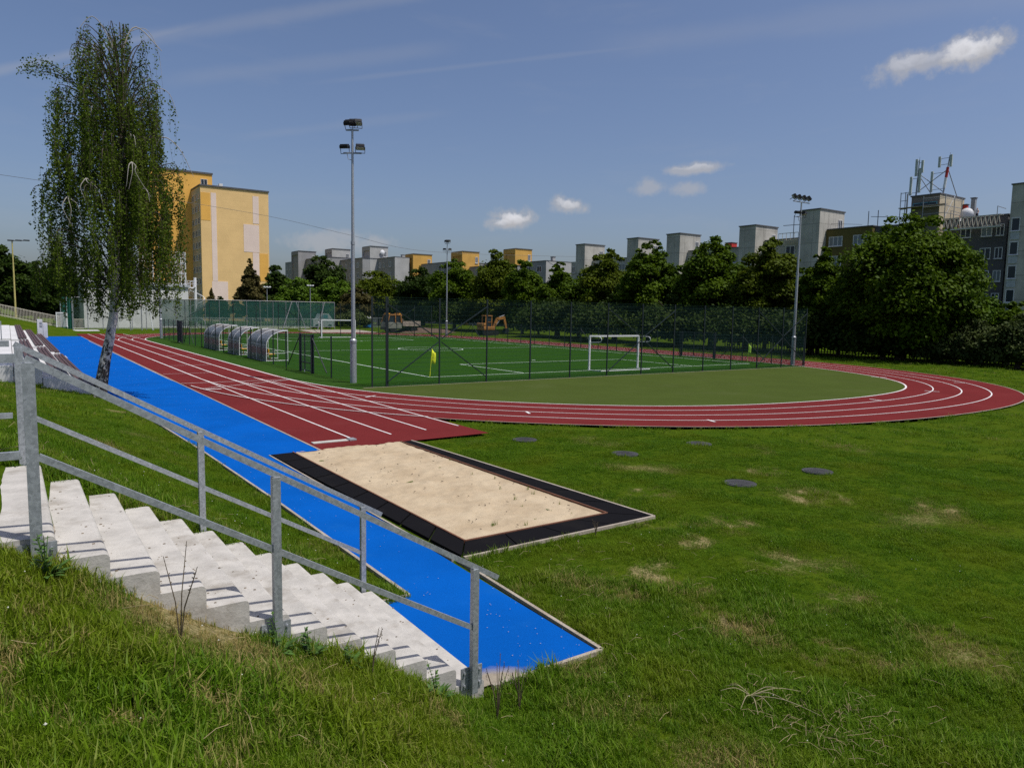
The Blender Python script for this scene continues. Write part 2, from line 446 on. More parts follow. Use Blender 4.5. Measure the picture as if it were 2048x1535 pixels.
def axis(parts):
    out = []
    for a, b, s in parts: out += list(np.arange(a, b, s))
    return out
GX = axis([(-1400,-200,200),(-200,-40,20),(-40,-8,2),(-8,16,.25),(16,30,1),(30,120,6),(120,300,30),(300,1601,200)])
GY = axis([(-600,-60,60),(-60,-4,4),(-4,16,.25),(16,32,.5),(32,112,2),(112,300,20),(300,1801,250)])
gv = np.array([(x, y, terr(x, y)) for y in GY for x in GX])
nx, ny = len(GX), len(GY)
ii = np.arange((ny-1)*(nx-1)); r_, c_ = ii//(nx-1), ii % (nx-1); b0 = r_*nx+c_
gf = np.stack([b0, b0+1, b0+nx+1, b0+nx], 1)
dry = np.array([dryness(x, y) if (-9 < x < 30 and -4 < y < 32) else max(0, mnoise.noise(Vector((x*.1, y*.1, 0))))*.3 for x, y, z in gv])
def groundmat():
    m, nt, b, out = newmat('lawn_soil')
    p = coords(nt)
    a = N(nt, 'ShaderNodeAttribute'); a.attribute_name = 'rnd'
    n1 = noise(nt, p, .8, 5); n2 = noise(nt, p, 22, 4, .7); n3 = noise(nt, p, 90, 2)
    g = mix(nt, ramp(nt, n2, .3, .7), (.022, .052, .002), (.064, .108, .005))
    g = mix(nt, mathn(nt, 'MULTIPLY', ramp(nt, n1, .35, .7), .45), g, (.092, .118, .007))
    d = mix(nt, ramp(nt, n2, .3, .7), (.13, .10, .05), (.42, .33, .17))
    d = mix(nt, mathn(nt, 'MULTIPLY', ramp(nt, n3, .4, .6), .6), d, (.09, .11, .02))
    f = ramp(nt, mathn(nt, 'ADD', a.outputs['Fac'], mathn(nt, 'MULTIPLY', mathn(nt, 'SUBTRACT', n2, .5), .8)), .30, .75)
    nt.links.new(mix(nt, f, g, d), b.inputs['Base Color'])
    b.inputs['Roughness'].default_value = .95; b.inputs['Specular IOR Level'].default_value = .02
    bumpn(nt, n2, b, .8, .05)
    return m
M['lawn'] = groundmat()
ground = npmesh('ground', gv, gf, M['lawn'], rnd=dry); ground['kind'] = 'structure'
ground.data.polygons.foreach_set('use_smooth', [True]*len(ground.data.polygons))

# ------------------------------------------------------------------ sports surfaces
Zs = 0.0
def turfmat(name, c1, c2, stripe):
    m, nt, b, out = newmat(name)
    p = coords(nt); sep = N(nt, 'ShaderNodeSeparateXYZ'); nt.links.new(p, sep.inputs[0])
    s = ramp(nt, noise(nt, scalevec(nt, p, (.15, 1.6, 1)), 1, 4), .35, .65)
    c = mix(nt, mathn(nt, 'MULTIPLY', s, stripe), c1, c2)
    f = noise(nt, p, 45, 3, .7); c = mix(nt, ramp(nt, f, .3, .7), mix(nt, .35, c, (.004, .012, .002)), mix(nt, .2, c, (.06, .15, .03)))
    nt.links.new(c, b.inputs['Base Color']); b.inputs['Roughness'].default_value = .95; b.inputs['Specular IOR Level'].default_value = .02
    bumpn(nt, f, b, .5, .03)
    return m
M['turf'] = turfmat('artificial_turf', (.017, .060, .003), (.027, .080, .004), .9)
M['verge'] = turfmat('mown_verge', (.026, .062, .008), (.038, .082, .012), .8)
struct(ribbon(offset(loop_in, -.02), offset(loop_in, W_OUT), Zs).build('running_track', M['red']))
# the straight: red sprint lanes run on past both bends
flat([[(6.27, 17.32), (11.33, 17.42), (11.33, 44), (6.27, 44)]], Zs+.004, 'sprint_straight', M['red'])
flat([[(6.27, 2*YM-44), (XI+.02, 2*YM-44), (XI+.02, 98.5), (6.4, 98.5)]], Zs+.004, 'sprint_start', M['red'])
flat([[tuple(p) for p in offset(loop_in, -.02)]], Zs-.004, 'infield_verge', M['verge'])
inside = [p for p in offset(curve, -.02)[4:-4] if p[1] < 30.12]
flat([[(12.9, 30.12)]+[tuple(p) for p in inside if p[0] > 12.3]+[(46.2, 30.12)]], Zs+.0, 'olive_infield', M['olive'])
PX0, PX1, PY0, PY1 = 13.42, 46.4, 30.26, 2*YM-30.26
flat([[(PX0, PY0), (PX1, PY0), (PX1, PY1), (PX0, PY1)]], Zs+.002, 'football_pitch', M['turf'])
flat([seg((12.9, 30.16), (46.3, 30.16), .08)], Zs+.006, 'infield_kerb', M['edge'])
# painted lane lines
ZL = .009
for k in range(0, 4):
    o = ribbon(offset(loop_in, 1.22*k), offset(loop_in, 1.22*k+(.055 if k else .085)), ZL).build('lane_marking', M['white_line']); o['kind'] = 'structure'
lines = [seg((7.545+1.22*k, y1), (7.545+1.22*k, 98), .055) for k, y1 in enumerate((18.2, 18.55, 18.75, 18.95))]
flat(lines, ZL+.002, 'lane_marking', M['white_line'])
c4 = offset(loop_in, 4.88)[:len(curve)]; c4 = [p for p in c4 if p[0] < 11.3 and p[1] < 34.5]
mb = MB()
for a, b in zip(c4[:-1], c4[1:]): mb.add([(x, y, ZL+.004) for x, y in seg(a, b, .055)], [(0, 1, 2, 3)])
struct(mb.build('lane_marking', M['white_line']))
flat([seg((6.3, 35.3), (11.2, 35.25), .05), seg((6.6, 32.7), (8.6, 33.75), .05), seg((8.6, 33.75), (11.1, 35.05), .05), seg((6.75, 32.45), (7.35, 32.3), .16),
      seg((7.6, 46), (9.9, 46), .04), seg((8.8, 55), (11.1, 55), .04), seg((6.4, 40.5), (8.7, 40.5), .04)], ZL+.006, 'start_line_marking', M['white_line'])
marks = []
for (x, y) in [(590,1172), ]: marks.append(((11.6, 26.9), (12.15, 27.2)))
marks += [((14.71, 20.05), (14.9, 20.5)), ((19.05, 15.6), (19.2, 16.05)), ((30.5, 16.15), (30.55, 16.75)), ((36.9, 16.8), (36.7, 17.4)), ((43.5, 18.4), (43.1, 18.9)), ((42, 23.0), (42.6, 22.4))]
flat([seg(a, b, .09) for a, b in marks], ZL+.006, 'lane_tick_marking', M['white_line'])
# outer concrete edging of the bend
struct(ribbon(offset(loop_in, W_OUT), offset(loop_in, W_OUT+.06), .004).build('track_edging', M['edge']))
# blue run-up
flat([[(3.62, 5.47), (4.94, 5.47), (5.06, 12.9), (5.02, 17.3), (6.27, 17.3), (6.27, 55), (6.40, 91), (3.30, 91), (2.68, 86.5), (2.68, 29.5), (3.3, 27), (3.52, 25.2), (3.80, 18.4), (3.93, 12.9), (3.98, 7.86), (3.46, 7.86), (3.46, 5.47)]], Zs+.002, 'blue_path', None and M['blue'] or M['blue'])
def bluemat():
    m = M['blue']; nt = m.node_tree
    b = [n for n in nt.nodes if n.type == 'BSDF_PRINCIPLED'][0]
    old = b.inputs['Base Color'].links[0].from_socket
    p = coords(nt); sep = N(nt, 'ShaderNodeSeparateXYZ'); nt.links.new(p, sep.inputs[0])
    dx = mathn(nt, 'MULTIPLY', mathn(nt, 'SUBTRACT', sep.outputs[0], 3.62), 1.75); dy = mathn(nt, 'MULTIPLY', mathn(nt, 'SUBTRACT', sep.outputs[1], 5.43), 2.6)
    r = mathn(nt, 'SQRT', mathn(nt, 'ADD', mathn(nt, 'MULTIPLY', dx, dx), mathn(nt, 'MULTIPLY', dy, dy)))
    r = mathn(nt, 'ADD', r, mathn(nt, 'MULTIPLY', mathn(nt, 'SUBTRACT', noise(nt, p, 5, 4), .5), .55))
    f = N(nt, 'ShaderNodeMapRange'); f.inputs[1].default_value = .55; f.inputs[2].default_value = .95; f.inputs[3].default_value = .95; f.inputs[4].default_value = 0
    nt.links.new(r, f.inputs[0])
    nt.links.new(mix(nt, f.outputs[0], old, mix(nt, noise(nt, p, 9, 4), (.20, .165, .125), (.42, .36, .25))), b.inputs['Base Color'])
bluemat()
# kerbs of the run-up (real 5 cm high edging)
mb = MB()
def kerb(mb, pts, w=.045, h=.018):
    for a, b in zip(pts[:-1], pts[1:]): mb.bar((a[0], a[1], h/2-.02), (b[0], b[1], h/2-.02), w, h+.04)
kerb(mb, [(3.26, 27), (3.48, 25.2), (3.76, 18.4), (3.89, 12.9), (3.94, 7.83), (3.56, 7.83)])
kerb(mb, [(3.62, 5.43), (4.99, 5.43), (5.11, 8.62)])
kerb(mb, [(5.05, 8.66), (5.02, 12.9), (4.98, 17.25)], w=.035)
struct(mb.build('run_up_kerb', M['edge']))
mb = MB(); kerb(mb, [(6.25, 17.3), (6.25, 55), (6.37, 91)], .05, .012); struct(mb.build('run_up_kerb', M['edge']))
# pale flecks (petals, litter) on the blue and red: one loose scatter
mb = MB()
for _ in range(260):
    y = 5.6+rng.random()**1.6*60; x = rng.uniform(3.6, 6.2) if y > 17.3 else rng.uniform(4.0, 4.95)
    if y > 17.3 and rng.random() < .35: x = rng.uniform(6.3, 11)
    s = rng.uniform(.003, .009)*(1+y/30); a = rng.uniform(0, PI)
    mb.add([(x+s*math.cos(a+k*PI/2)*(1 if k % 2 else .6), y+s*math.sin(a+k*PI/2)*(1 if k % 2 else .6), .014) for k in range(4)], [(0, 1, 2, 3)])
struct(mb.build('fallen_petals', mat('petals', (.30, .32, .34), .9)), 'stuff')

# pitch markings
ZP = .010
L = []
sx0, sx1, gy0, gy1 = 18.08, 44.5, 33.55, 2*YM-33.55
cxm = 31.3
for a, b in [((sx0, gy0), (sx1, gy0)), ((sx0, gy1), (sx1, gy1)), ((sx0, gy0), (sx0, gy1)), ((sx1, gy0), (sx1, gy1)), ((sx0, YM), (sx1, YM)),
             ((24.2, gy0), (24.2, 40.8)), ((38.35, gy0), (38.35, 40.8)), ((24.2, 40.8), (38.35, 40.8)),
             ((24.2, gy1), (24.2, gy1-7.25)), ((38.35, gy1), (38.35, gy1-7.25)), ((24.2, gy1-7.25), (38.35, gy1-7.25))]: L.append(seg(a, b, .10))
ang = np.linspace(0, 2*PI, 49)
for a, b in zip(ang[:-1], ang[1:]): L.append(seg((cxm+2.9*math.cos(a), YM+2.9*math.sin(a)), (cxm+2.9*math.cos(b), YM+2.9*math.sin(b)), .10))
for y in (YM, 42.3, gy1-8.7): L.append([(cxm+.15*math.cos(a), y+.15*math.sin(a)) for a in ang[:-1:4]])
flat(L, ZP, 'pitch_marking', M['turf_line'])

# ------------------------------------------------------------------ long jump pit
pit = thing('long_jump_pit', 'sand filled long jump pit framed by black rubber mats', 'sand pit', (7, 13, 0))
PO = [(5.02, 17.28), (8.78, 17.36), (9.10, 8.74), (5.22, 8.68)]; PI_ = [(5.56, 17.30), (8.47, 17.34), (8.53, 9.26), (5.60, 9.24)]
mb = MB(); 
for k in (1, 2, 3):
    a, b, c, d = PO[k], PO[(k+1) % 4], PI_[(k+1) % 4], PI_[k]
    n = (8, 4, 9)[k-1]
    for i in range(n):      # separate mats with thin joints
        t0, t1 = i/n+.003, (i+1)/n-.003
        q = lambda p, r, t: (p[0]+(r[0]-p[0])*t, p[1]+(r[1]-p[1])*t)
        mb.prism([q(a, b, t0), q(d, c, t0), q(d, c, t1), q(a, b, t1)][::-1] if k != 9 else [], -.03, .022)
mb.build('rubber_mat_frame', M['mat_rubber'], pit)
mb = MB()
e = [(8.80, 17.36), (9.13, 8.70), (5.22, 8.63)]
for a, b in zip(e[:-1], e[1:]): mb.bar((*a, .0), (*b, .0), .05, .05)
mb.build('concrete_edge', M['edge'], pit)
mb = MB()
for a, b in ((PI_[1], PI_[2]), (PI_[2], PI_[3]), (PI_[3], PI_[0])): mb.bar((*a, .012), (*b, .012), .03, .05)
mb.build('sand_board', mat('rusty_board', (.16, .07, .04), .8), pit)
def sandmat():
    m, nt, b, out = newmat('pit_sand'); p = coords(nt)
    n1 = noise(nt, p, 1.2, 5); n2 = noise(nt, p, 14, 5, .65); n3 = noise(nt, p, 160, 2)
    c = mix(nt, ramp(nt, n1, .3, .7), (.42, .325, .21), (.52, .42, .285))
    c = mix(nt, mathn(nt, 'MULTIPLY', ramp(nt, n2, .52, .7), .4), c, (.36, .265, .155))
    c = mix(nt, mathn(nt, 'MULTIPLY', ramp(nt, n3, .4, .62), .25), c, (.30, .23, .15))
    nt.links.new(c, b.inputs['Base Color']); b.inputs['Roughness'].default_value = .95; b.inputs['Specular IOR Level'].default_value = .1
    bumpn(nt, n2, b, .5, .03); return m
gx = np.linspace(5.58, 8.52, 60); gy = np.linspace(9.24, 17.37, 150)
sv = []
for y in gy:
    for x in gx:
        ed = min(x-5.58, 8.52-x, y-9.24)
        h = .035*mnoise.fractal(Vector((x*1.6, y*1.6, 2)), 1, 2, 4)+.022*mnoise.noise(Vector((x*6, y*6, 0)))-.03*max(0, mnoise.noise(Vector((x*3.3, y*2.6, 11)))-.25)
        if y > 15.2: h += .035*abs(mnoise.noise(Vector((x*3.2, y*2.2, 7))))
        sv.append((x, y, .004+min(1, ed/.3+.1)*h))
sv = np.array(sv); i2 = np.arange(149*59); r_, c_ = i2//59, i2 % 59; b0 = r_*60+c_
sand = npmesh('sand', sv, np.stack([b0, b0+1, b0+61, b0+60], 1), sandmat(), parent=pit, origin=(7, 13, 0))
sand.data.polygons.foreach_set('use_smooth', [True]*len(sand.data.polygons))

mb = MB()
for _ in range(60):
    x, y = rng.uniform(5.7, 8.4), rng.uniform(9.3, 17.1); a = rng.uniform(0, PI); L = rng.uniform(.015, .05); z = .03
    mb.bar((x, y, z), (x+L*math.cos(a), y+L*math.sin(a), z+.006), .012, .008)
struct(mb.build('sand_litter', M['bark']), 'stuff')

# takeoff board
tb = thing('takeoff_board', 'narrow white takeoff board with steel end box on red track', 'takeoff board', (6.95, 18.26, 0))
mb = MB(); mb.bbox((6.38, 18.16, 0), (7.34, 18.36, .03), .006); mb.build('board', mat('board_paint', (.46, .45, .40), .8, var=.1), tb)
mb = MB(); mb.bbox((7.36, 18.13, 0), (7.56, 18.38, .05), .008); mb.box((7.40, 18.18, .045), (7.52, 18.33, .056)); mb.build('end_box', M['grey_metal'], tb)

# manhole lids
for k, (x, y) in enumerate([(12.79, 9.73), (12.89, 13.39), (15.37, 9.55), (15.63, 13.32), (11.79, 16.27)]):
    t = thing('manhole_cover', ['grey manhole cover nearest the sand pit end, lowest in the lawn', 'middle grey manhole cover in the lawn, between two others', 'grey manhole cover on its own farthest right in the lawn',
              'grey manhole cover close below the olive infield bend', 'grey manhole cover beside the sprint track tip'][k], 'manhole cover', (x, y, terr(x, y)), 'manhole covers sunk in the lawn')
    a = [2*PI*i/28 for i in range(28)]
    z = terr(x, y)
    mb = MB(); mb.prism([(x+.345*math.cos(q), y+.345*math.sin(q)) for q in a], z-.05, z+.035); mb.build('frame_ring', M['manhole'], t)
    mb = MB(); mb.prism([(x+.29*math.cos(q), y+.29*math.sin(q)) for q in a], z, z+.045)
    for i in range(-3, 4): mb.box((x-.19, y+i*.06-.012, z+.045), (x+.19, y+i*.06+.012, z+.052))
    mb.build('lid', M['manhole'], t)

# ------------------------------------------------------------------ concrete staircase
SX0, ST, SZ0, SRI, SYN, SYF = .189, .297, 2.061, .172, 5.337, 7.814
stair = thing('concrete_staircase', 'pale concrete staircase running down the grass bank to the blue path', 'staircase', (1.8, 6.5, 0))
import bmesh
def step_mesh(x0, x1, z1, under):
    """one step: rounded nosing, flush cast sides, uneven lower edge"""
    mb = MB(); r = .034; top = [(x0, z1), (x1-r, z1)]+[(x1-r+r*math.sin(a), z1-r+r*math.cos(a)) for a in (.4, .8, 1.2, PI/2)]
    nb = 8 if x1-x0 < 1 else 40
    bot = []
    for i in range(nb+1):
        x = x1+(x0-x1)*i/nb; bot.append((x, z1-under-(.07*mnoise.noise(Vector((x*4, 0, 1)))+.03*mnoise.noise(Vector((x*16, 0, 5)))) - (x1-x)*0))
    P = top+bot; n = len(P)
    mb.add([(x, SYN, z) for x, z in P]+[(x, SYF, z) for x, z in P], [list(range(n)), list(range(n, 2*n))[::-1]]+[(i, n+i, n+(i+1) % n, (i+1) % n) for i in range(n)])
    return mb
for k in range(12):
    x1 = SX0+ST*k; z1 = SZ0-SRI*k
    x0 = x1-ST if k else -3.2
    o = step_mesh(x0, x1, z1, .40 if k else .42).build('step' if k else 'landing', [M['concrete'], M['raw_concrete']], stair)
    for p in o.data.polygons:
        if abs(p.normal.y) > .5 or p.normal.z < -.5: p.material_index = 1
# loose lumps of mortar under the open edge
mb = MB()
for _ in range(170):
    x = rng.uniform(.45, 1.75); zt = SZ0-SRI*(x-SX0)/ST-.47
    s = rng.uniform(.010, .035); p = Vector((x, SYN+rng.uniform(-.03, .05), zt+rng.normal(0, .03)))
    vs = [p+Vector(rng.normal(0, 1, 3)).normalized()*s*rng.uniform(.7, 1.2) for _ in range(6)]
    mb.add(vs, [(0,1,2),(0,2,3),(0,3,4),(1,2,5),(2,3,5),(3,4,5),(0,1,5),(0,4,5)])
mo = mb.build('crumbled_mortar', M['raw_concrete'], stair); mo['kind'] = 'stuff'
# tan dirt washed into the inner corner of every tread
for k in range(1, 12):
    x0 = SX0+ST*(k-1)-.024; z1 = SZ0-SRI*k+.0015; mb = MB(); n = 70
    for i in range(n):
        y0, y1 = SYN+.03+(SYF-SYN-.06)*i/n, SYN+.03+(SYF-SYN-.06)*(i+1)/n
        w0, w1 = [max(.004, .016+.014*mnoise.noise(Vector((k*7.3, y*2.2, 0)))+.006*mnoise.noise(Vector((k*3.1, y*14, 4)))) for y in (y0, y1)]
        mb.add([(x0, y0, z1), (x0+.024+w0, y0, z1), (x0+.024+w1, y1, z1), (x0, y1, z1)], [(0, 1, 2, 3)])
    mb.build('dirt_line', M['tread_dirt'], stair)
# grit along the inner edges of the treads
mb = MB()
for _ in range(260):
    k = rng.integers(1, 12); x1 = SX0+ST*k; z1 = SZ0-SRI*k
    x = x1-ST+abs(rng.normal(0, .05))+.01 if rng.random() < .6 else x1-rng.random()*ST
    y = rng.uniform(SYN+.05, SYF-.05); s = rng.uniform(.003, .009); a = rng.uniform(0, PI)
    mb.box((x-s, y-s*.7, z1), (x+s, y+s*.7, z1+s*.6))
struct(mb.build('stair_grit', mat('grit', (.16, .12, .08), .95, var=.4, scale=20)), 'stuff')

def handrail(label, Y, side, T, E, Mi0, Mi1, posts, zb):
    """sloping handrail in the plane y=Y; T, E = ends of the top rail; posts = list of (x, base z)"""
    h = thing('handrail', label, 'handrail', (1.7, Y, 1.0), 'handrails of the staircase')
    T, E = np.array(T), np.array(E)
    zt = lambda x: T[1]+(E[1]-T[1])*(x-T[0])/(E[0]-T[0])
    mb = MB(); th = .044 if side > 0 else .050; mb.bar((T[0], Y, T[1]-th*.62), (E[0], Y, E[1]-th*.62), .03, th); mb.build('top_rail', M['galv'], h)
    mb = MB(); mb.bar((Mi0[0], Y, Mi0[1]), (Mi1[0], Y, Mi1[1]), .03, .043); mb.build('mid_rail', M['galv'], h)
    for i, (x, z0) in enumerate(posts):
        mb = MB(); w = .066 if i == 0 else .058
        mb.box((x-w/2, Y-.028, z0), (x+w/2, Y+.028, zt(x)-.045))
        po = mb.build('post', M['galv'], h)
        yb = Y+.033*side
        mb = MB(); mb.box((x-.11, min(yb, yb+.012*side), z0+.03), (x+.11, max(yb, yb+.012*side), z0+.23))
        for bx in (-.08, .08):
            for bz in (.07, .19):
                c = Vector((x+bx, yb-.004*side, z0+bz)); mb.tube([c, c-Vector((0, .016*side, 0))], .011, 6)
        mb.build('base_plate', M['galv'], po)
    return h
YN, YF = SYN-.05, SYF+.05
xz = lambda q, Y: (float(onY(*q, Y)[0]), float(onY(*q, Y)[2]))
rails_near = handrail('near galvanised handrail along the camera side of the stairs', YN, 1, xz((48, 707.5), YN), xz((995, 1147.8), YN), (.115, 2.585), (3.29, .715), [(.085, 1.80), (1.568, .93), (3.312, .10)], 0)
rails_far = handrail('far galvanised handrail along the bank side of the stairs', YF, -1, xz((27, 680.5), YF), xz((762.7, 1023), YF), (.10, 2.52), (3.33, .645), [(.06, 1.55), (1.573, .75), (3.35, -.1)], 0)
for lab, Y, z, zm, x1 in (('short level guard rail of the landing, near side', YN, xz((40, 707), YN)[1], 2.605, .025), ('short level guard rail of the landing, far side', YF, xz((20, 681), YF)[1], 2.52, -.005)):
    h = thing('guard_rail', lab, 'guard rail', (-1.5, Y, 2), 'guard rails of the landing')
    mb = MB(); mb.bar((-3.2, Y, z-.027), (x1, Y, z-.027), .04, .053); mb.build('top_rail', M['galv'], h)
    mb = MB(); mb.bar((-3.2, Y, zm), (x1+.0, Y, zm), .035, .048); mb.build('mid_rail', M['galv'], h)
    for x in (-1.5, -3.0):
        mb = MB(); mb.box((x-.03, Y-.03, 1.75), (x+.03, Y+.03, z-.05)); mb.build('post', M['galv'], h)

# ------------------------------------------------------------------ spectator stand
stand = thing('spectator_stand', 'low white concrete stand with three rows of brown slatted benches', 'stand', (1.6, 55, 0))
def stand_section(ya, yb):
    for xf, zb, w in ((2.66, .45, .46), (1.80, .90, .46), (.94, 1.35, .46)):
        mb = MB(); mb.bbox((xf-.86, ya, -.05), (xf-.02, yb, zb-.10), .015); mb.build('terrace_step', M['stand'], stand)
        b = MB()
        for i in range(3): b.bar((xf-.09-i*.16, ya+.05, zb-.015), (xf-.09-i*.16, yb-.05, zb-.015), .115, .04)
        be = b.build('bench', M['brown_slat'], stand)
        for y in np.arange(ya+.3, yb, 4.8):
            b = MB(); b.box((xf-.46, y-.03, zb-.10), (xf-.06, y+.03, zb-.033)); b.build('bench_bracket', M['grey_metal'], be)
    mb = MB(); mb.bbox((-1.2, ya, .3), (.06, yb, 1.30), .015); mb.build('terrace_step', M['stand'], stand)
stand_section(31.2, 52.2); stand_section(54.6, 86.5)
mb = MB()
for k, z in enumerate((.30, .55, .80, 1.05)): mb.box((2.3-k*.6, 52.3, -.05), (2.9-k*.6, 54.5, z-.12))
mb.build('aisle_step', M['stand'], stand)
t = thing('stand_railing', 'short galvanised railing at the upper end of the white stand', 'railing', (-.2, 62, 1.4))
mb = MB(); mb.bar((-.4, 53, 2.35), (-.4, 54.3, 2.35), .05, .05); mb.bar((-.4, 53, 1.9), (-.4, 54.3, 1.9), .04, .04)
for y in (53.02, 54.28): mb.bar((-.4, y, 1.2), (-.4, y, 2.33), .05, .05)
mb.build('rails', M['galv'], t)
pr = thing('concrete_block_wall', 'white concrete block pillar pair at the far end of the stand', 'block wall', (3.0, 88.2, 0))
c0 = onY(75, 672, 88.0); c1 = onY(86, 672, 88.0); c2 = onY(95.5, 672, 88.0)
mb = MB(); mb.bbox((c0[0], 87.6, -.05), (c1[0], 88.6, onY(80, 638.5, 88)[2]), .02); mb.build('tall_pillar', M['stand'], pr)
mb = MB(); mb.bbox((c1[0]+.02, 87.6, -.05), (c2[0], 88.6, onY(90, 645.5, 88)[2]), .02); mb.build('low_pillar', M['stand'], pr)
mb = MB()
for z in (1.05, 1.35): mb.box((c0[0]+.2, 87.585, z), (c1[0]-.05, 87.6, z+.22))
mb.build('vent_grille', M['grey_metal'], pr)
mb = MB(); p0 = onZ(146, 661); p1 = onZ(201, 662); mb.bbox((p0[0], p0[1]-1.2, -.04), (p1[0], p0[1]+1.6, .05), .02); struct(mb.build('concrete_pavement', M['stand']))

# ------------------------------------------------------------------ mesh fences round the pitch
def wire_panel(w, h, vstep=.05, hstep=.2, rv=.0024, rh=.0032):
    mb = MB()
    for i in range(int(w/vstep)+1):
        x = i*vstep; mb.box((x-rv, -rv, 0), (x+rv, rv, h))
    for j in range(int(round(h/hstep))+1):
        z = j*hstep
        for dy in (-.0085, .0085): mb.box((0, dy-rh, z-rh), (w, dy+rh, z+rh))
    return mb
SP = 2.598
def fence(label, A, B, h, n, brace_at=(), post=.06, rv=.0024, group='mesh fences round the football pitch', skip=(), bright=()):
    A, B = Vector((*A, 0)), Vector((*B, 0)); d = (B-A)/n; L = d.length; u = d.normalized(); yaw = math.atan2(u.y, u.x)
    f = bpy.data.objects.new('mesh_fence', None); COL.objects.link(f); f.location = A; f.rotation_euler = (0, 0, yaw); f['_o'] = (0.0, 0.0, 0.0)
    tag(f, label, 'fence', group)
    pm = MB(); pm.box((-post/2, -post/2, -.05), (post/2, post/2, h+.06)); p0 = pm.build('post', M['dark_steel'], f)
    wp = wire_panel(L-.08, h-.08, rv=rv, rh=rv*1.35); w0 = None
    for i in range(n+1):
        o = p0 if i == 0 else p0.copy()
        if i: COL.objects.link(o)
        o.parent = f; o.location = (i*L, 0, 0)
        if i < n and i not in skip:
            if w0 is None: w0 = wp.build('mesh_panel', M['wire'], f); o2 = w0
            else: o2 = w0.copy(); COL.objects.link(o2)
            o2.parent = f; o2.location = (i*L+.04, .045, .06)
    for i in brace_at:
        for s in (-1, 1):
            if not (0 <= i+s <= n): continue
            if h > 3: ends = (((i+s*.03)*L, h*.50, (i+s)*L, h*.06), ((i+s*.03)*L, h*.54, (i+s)*L, h*.93))
            else: ends = ((i*L, h*.92, (i+s*.8)*L, h*.1),)
            for xa, za, xb, zb in ends:
                mb = MB(); mb.bar((xa, -.05, za), (xb, -.05, zb), .042, .042); mb.build('brace', M['dark_steel'], f)
    return f
nearf = fence('tall green mesh ball fence behind the near goal', (14.11, 30.23), (14.11+SP*12.35, 30.23), 4.02, 12, (1, 6, 11))
endp = fence('narrow end bay of tall mesh fence by the near floodlight mast', (13.36, 30.25), (14.05, 30.24), 4.02, 1, group='mesh fences round the football pitch')
farf = fence('tall green mesh ball fence behind the far goal', (13.36, 85.7), (13.36+SP*12.7, 85.7), 4.02, 13, (1, 6, 11))
sl = fence('low dark mesh fence on the track side, far from the dugout gate', (13.36, 85.5), (13.36, 40.05), 2.06, 18, (6, 18), rv=.0011)
sl2 = fence('two bays of low mesh fence between the gate and the near floodlight', (13.34, 37.85), (13.34, 32.62), 2.06, 2, (0,), rv=.0011)
sr = fence('low dark mesh fence along the tree side of the pitch', (46.3, 85.5), (46.3, 42.0), 2.06, 17, (4, 12), post=.055, rv=.0015)
sr2 = fence('low mesh fence on the tree side between its gate and the near corner', (46.3, 38.2), (46.3, 30.4), 2.06, 3, (1,), post=.055)

def gate(label, x, ya, yb, h, sheet=False):
    g = thing('fence_gate', label, 'gate', (x, (ya+yb)/2, 0), 'gates in the pitch fence')
    for y in (ya, yb):
        mb = MB(); mb.box((x-.06, y-.06, -.05), (x+.06, y+.06, h)); mb.build('gate_post', M['anthracite'], g)
    s = 1 if yb > ya else -1
    mb = MB(); a, b = ya+s*.10, yb-s*.10
    for z in (.10, .55, h-.06): mb.bar((x, a, z), (x, b, z), .04, .05)
    for y in (a, b, a+(b-a)*.38): mb.bar((x, y, .08), (x, y, h-.05), .05, .05)
    le = mb.build('gate_leaf', M['anthracite'], g)
    if sheet:
        mb = MB(); mb.box((x-.05, min(a, b), .12), (x-.042, max(a, b), h-.02)); mb.build('cover_sheet', M['black_sheet'], le)
    else:
        mb = MB()
        for y in np.arange(min(a, b)+.05, max(a, b), .05): mb.box((x-.003, y-.003, .10), (x+.003, y+.003, h-.06))
        for z in np.arange(.3, h-.1, .2): mb.box((x-.006, min(a, b), z-.003), (x+.006, max(a, b), z+.003))
        mb.build('gate_mesh', M['wire'], le)
    mb = MB(); mb.tube([(x-.02, a+(b-a)*.38, .02), (x-.02, a+(b-a)*.38, .12)], .035); mb.build('drop_bolt', M['white_paint'], le)
    return g
gate('dark steel mesh gate beside the nearest dugout', 13.30, 39.84, 37.95, 2.10)
gate('black sheeted gate in the far part of the track side fence', 13.30, 75.4, 73.4, 2.10, True)
gate('wide dark gate in the fence on the tree side', 46.35, 41.85, 38.35, 2.10)

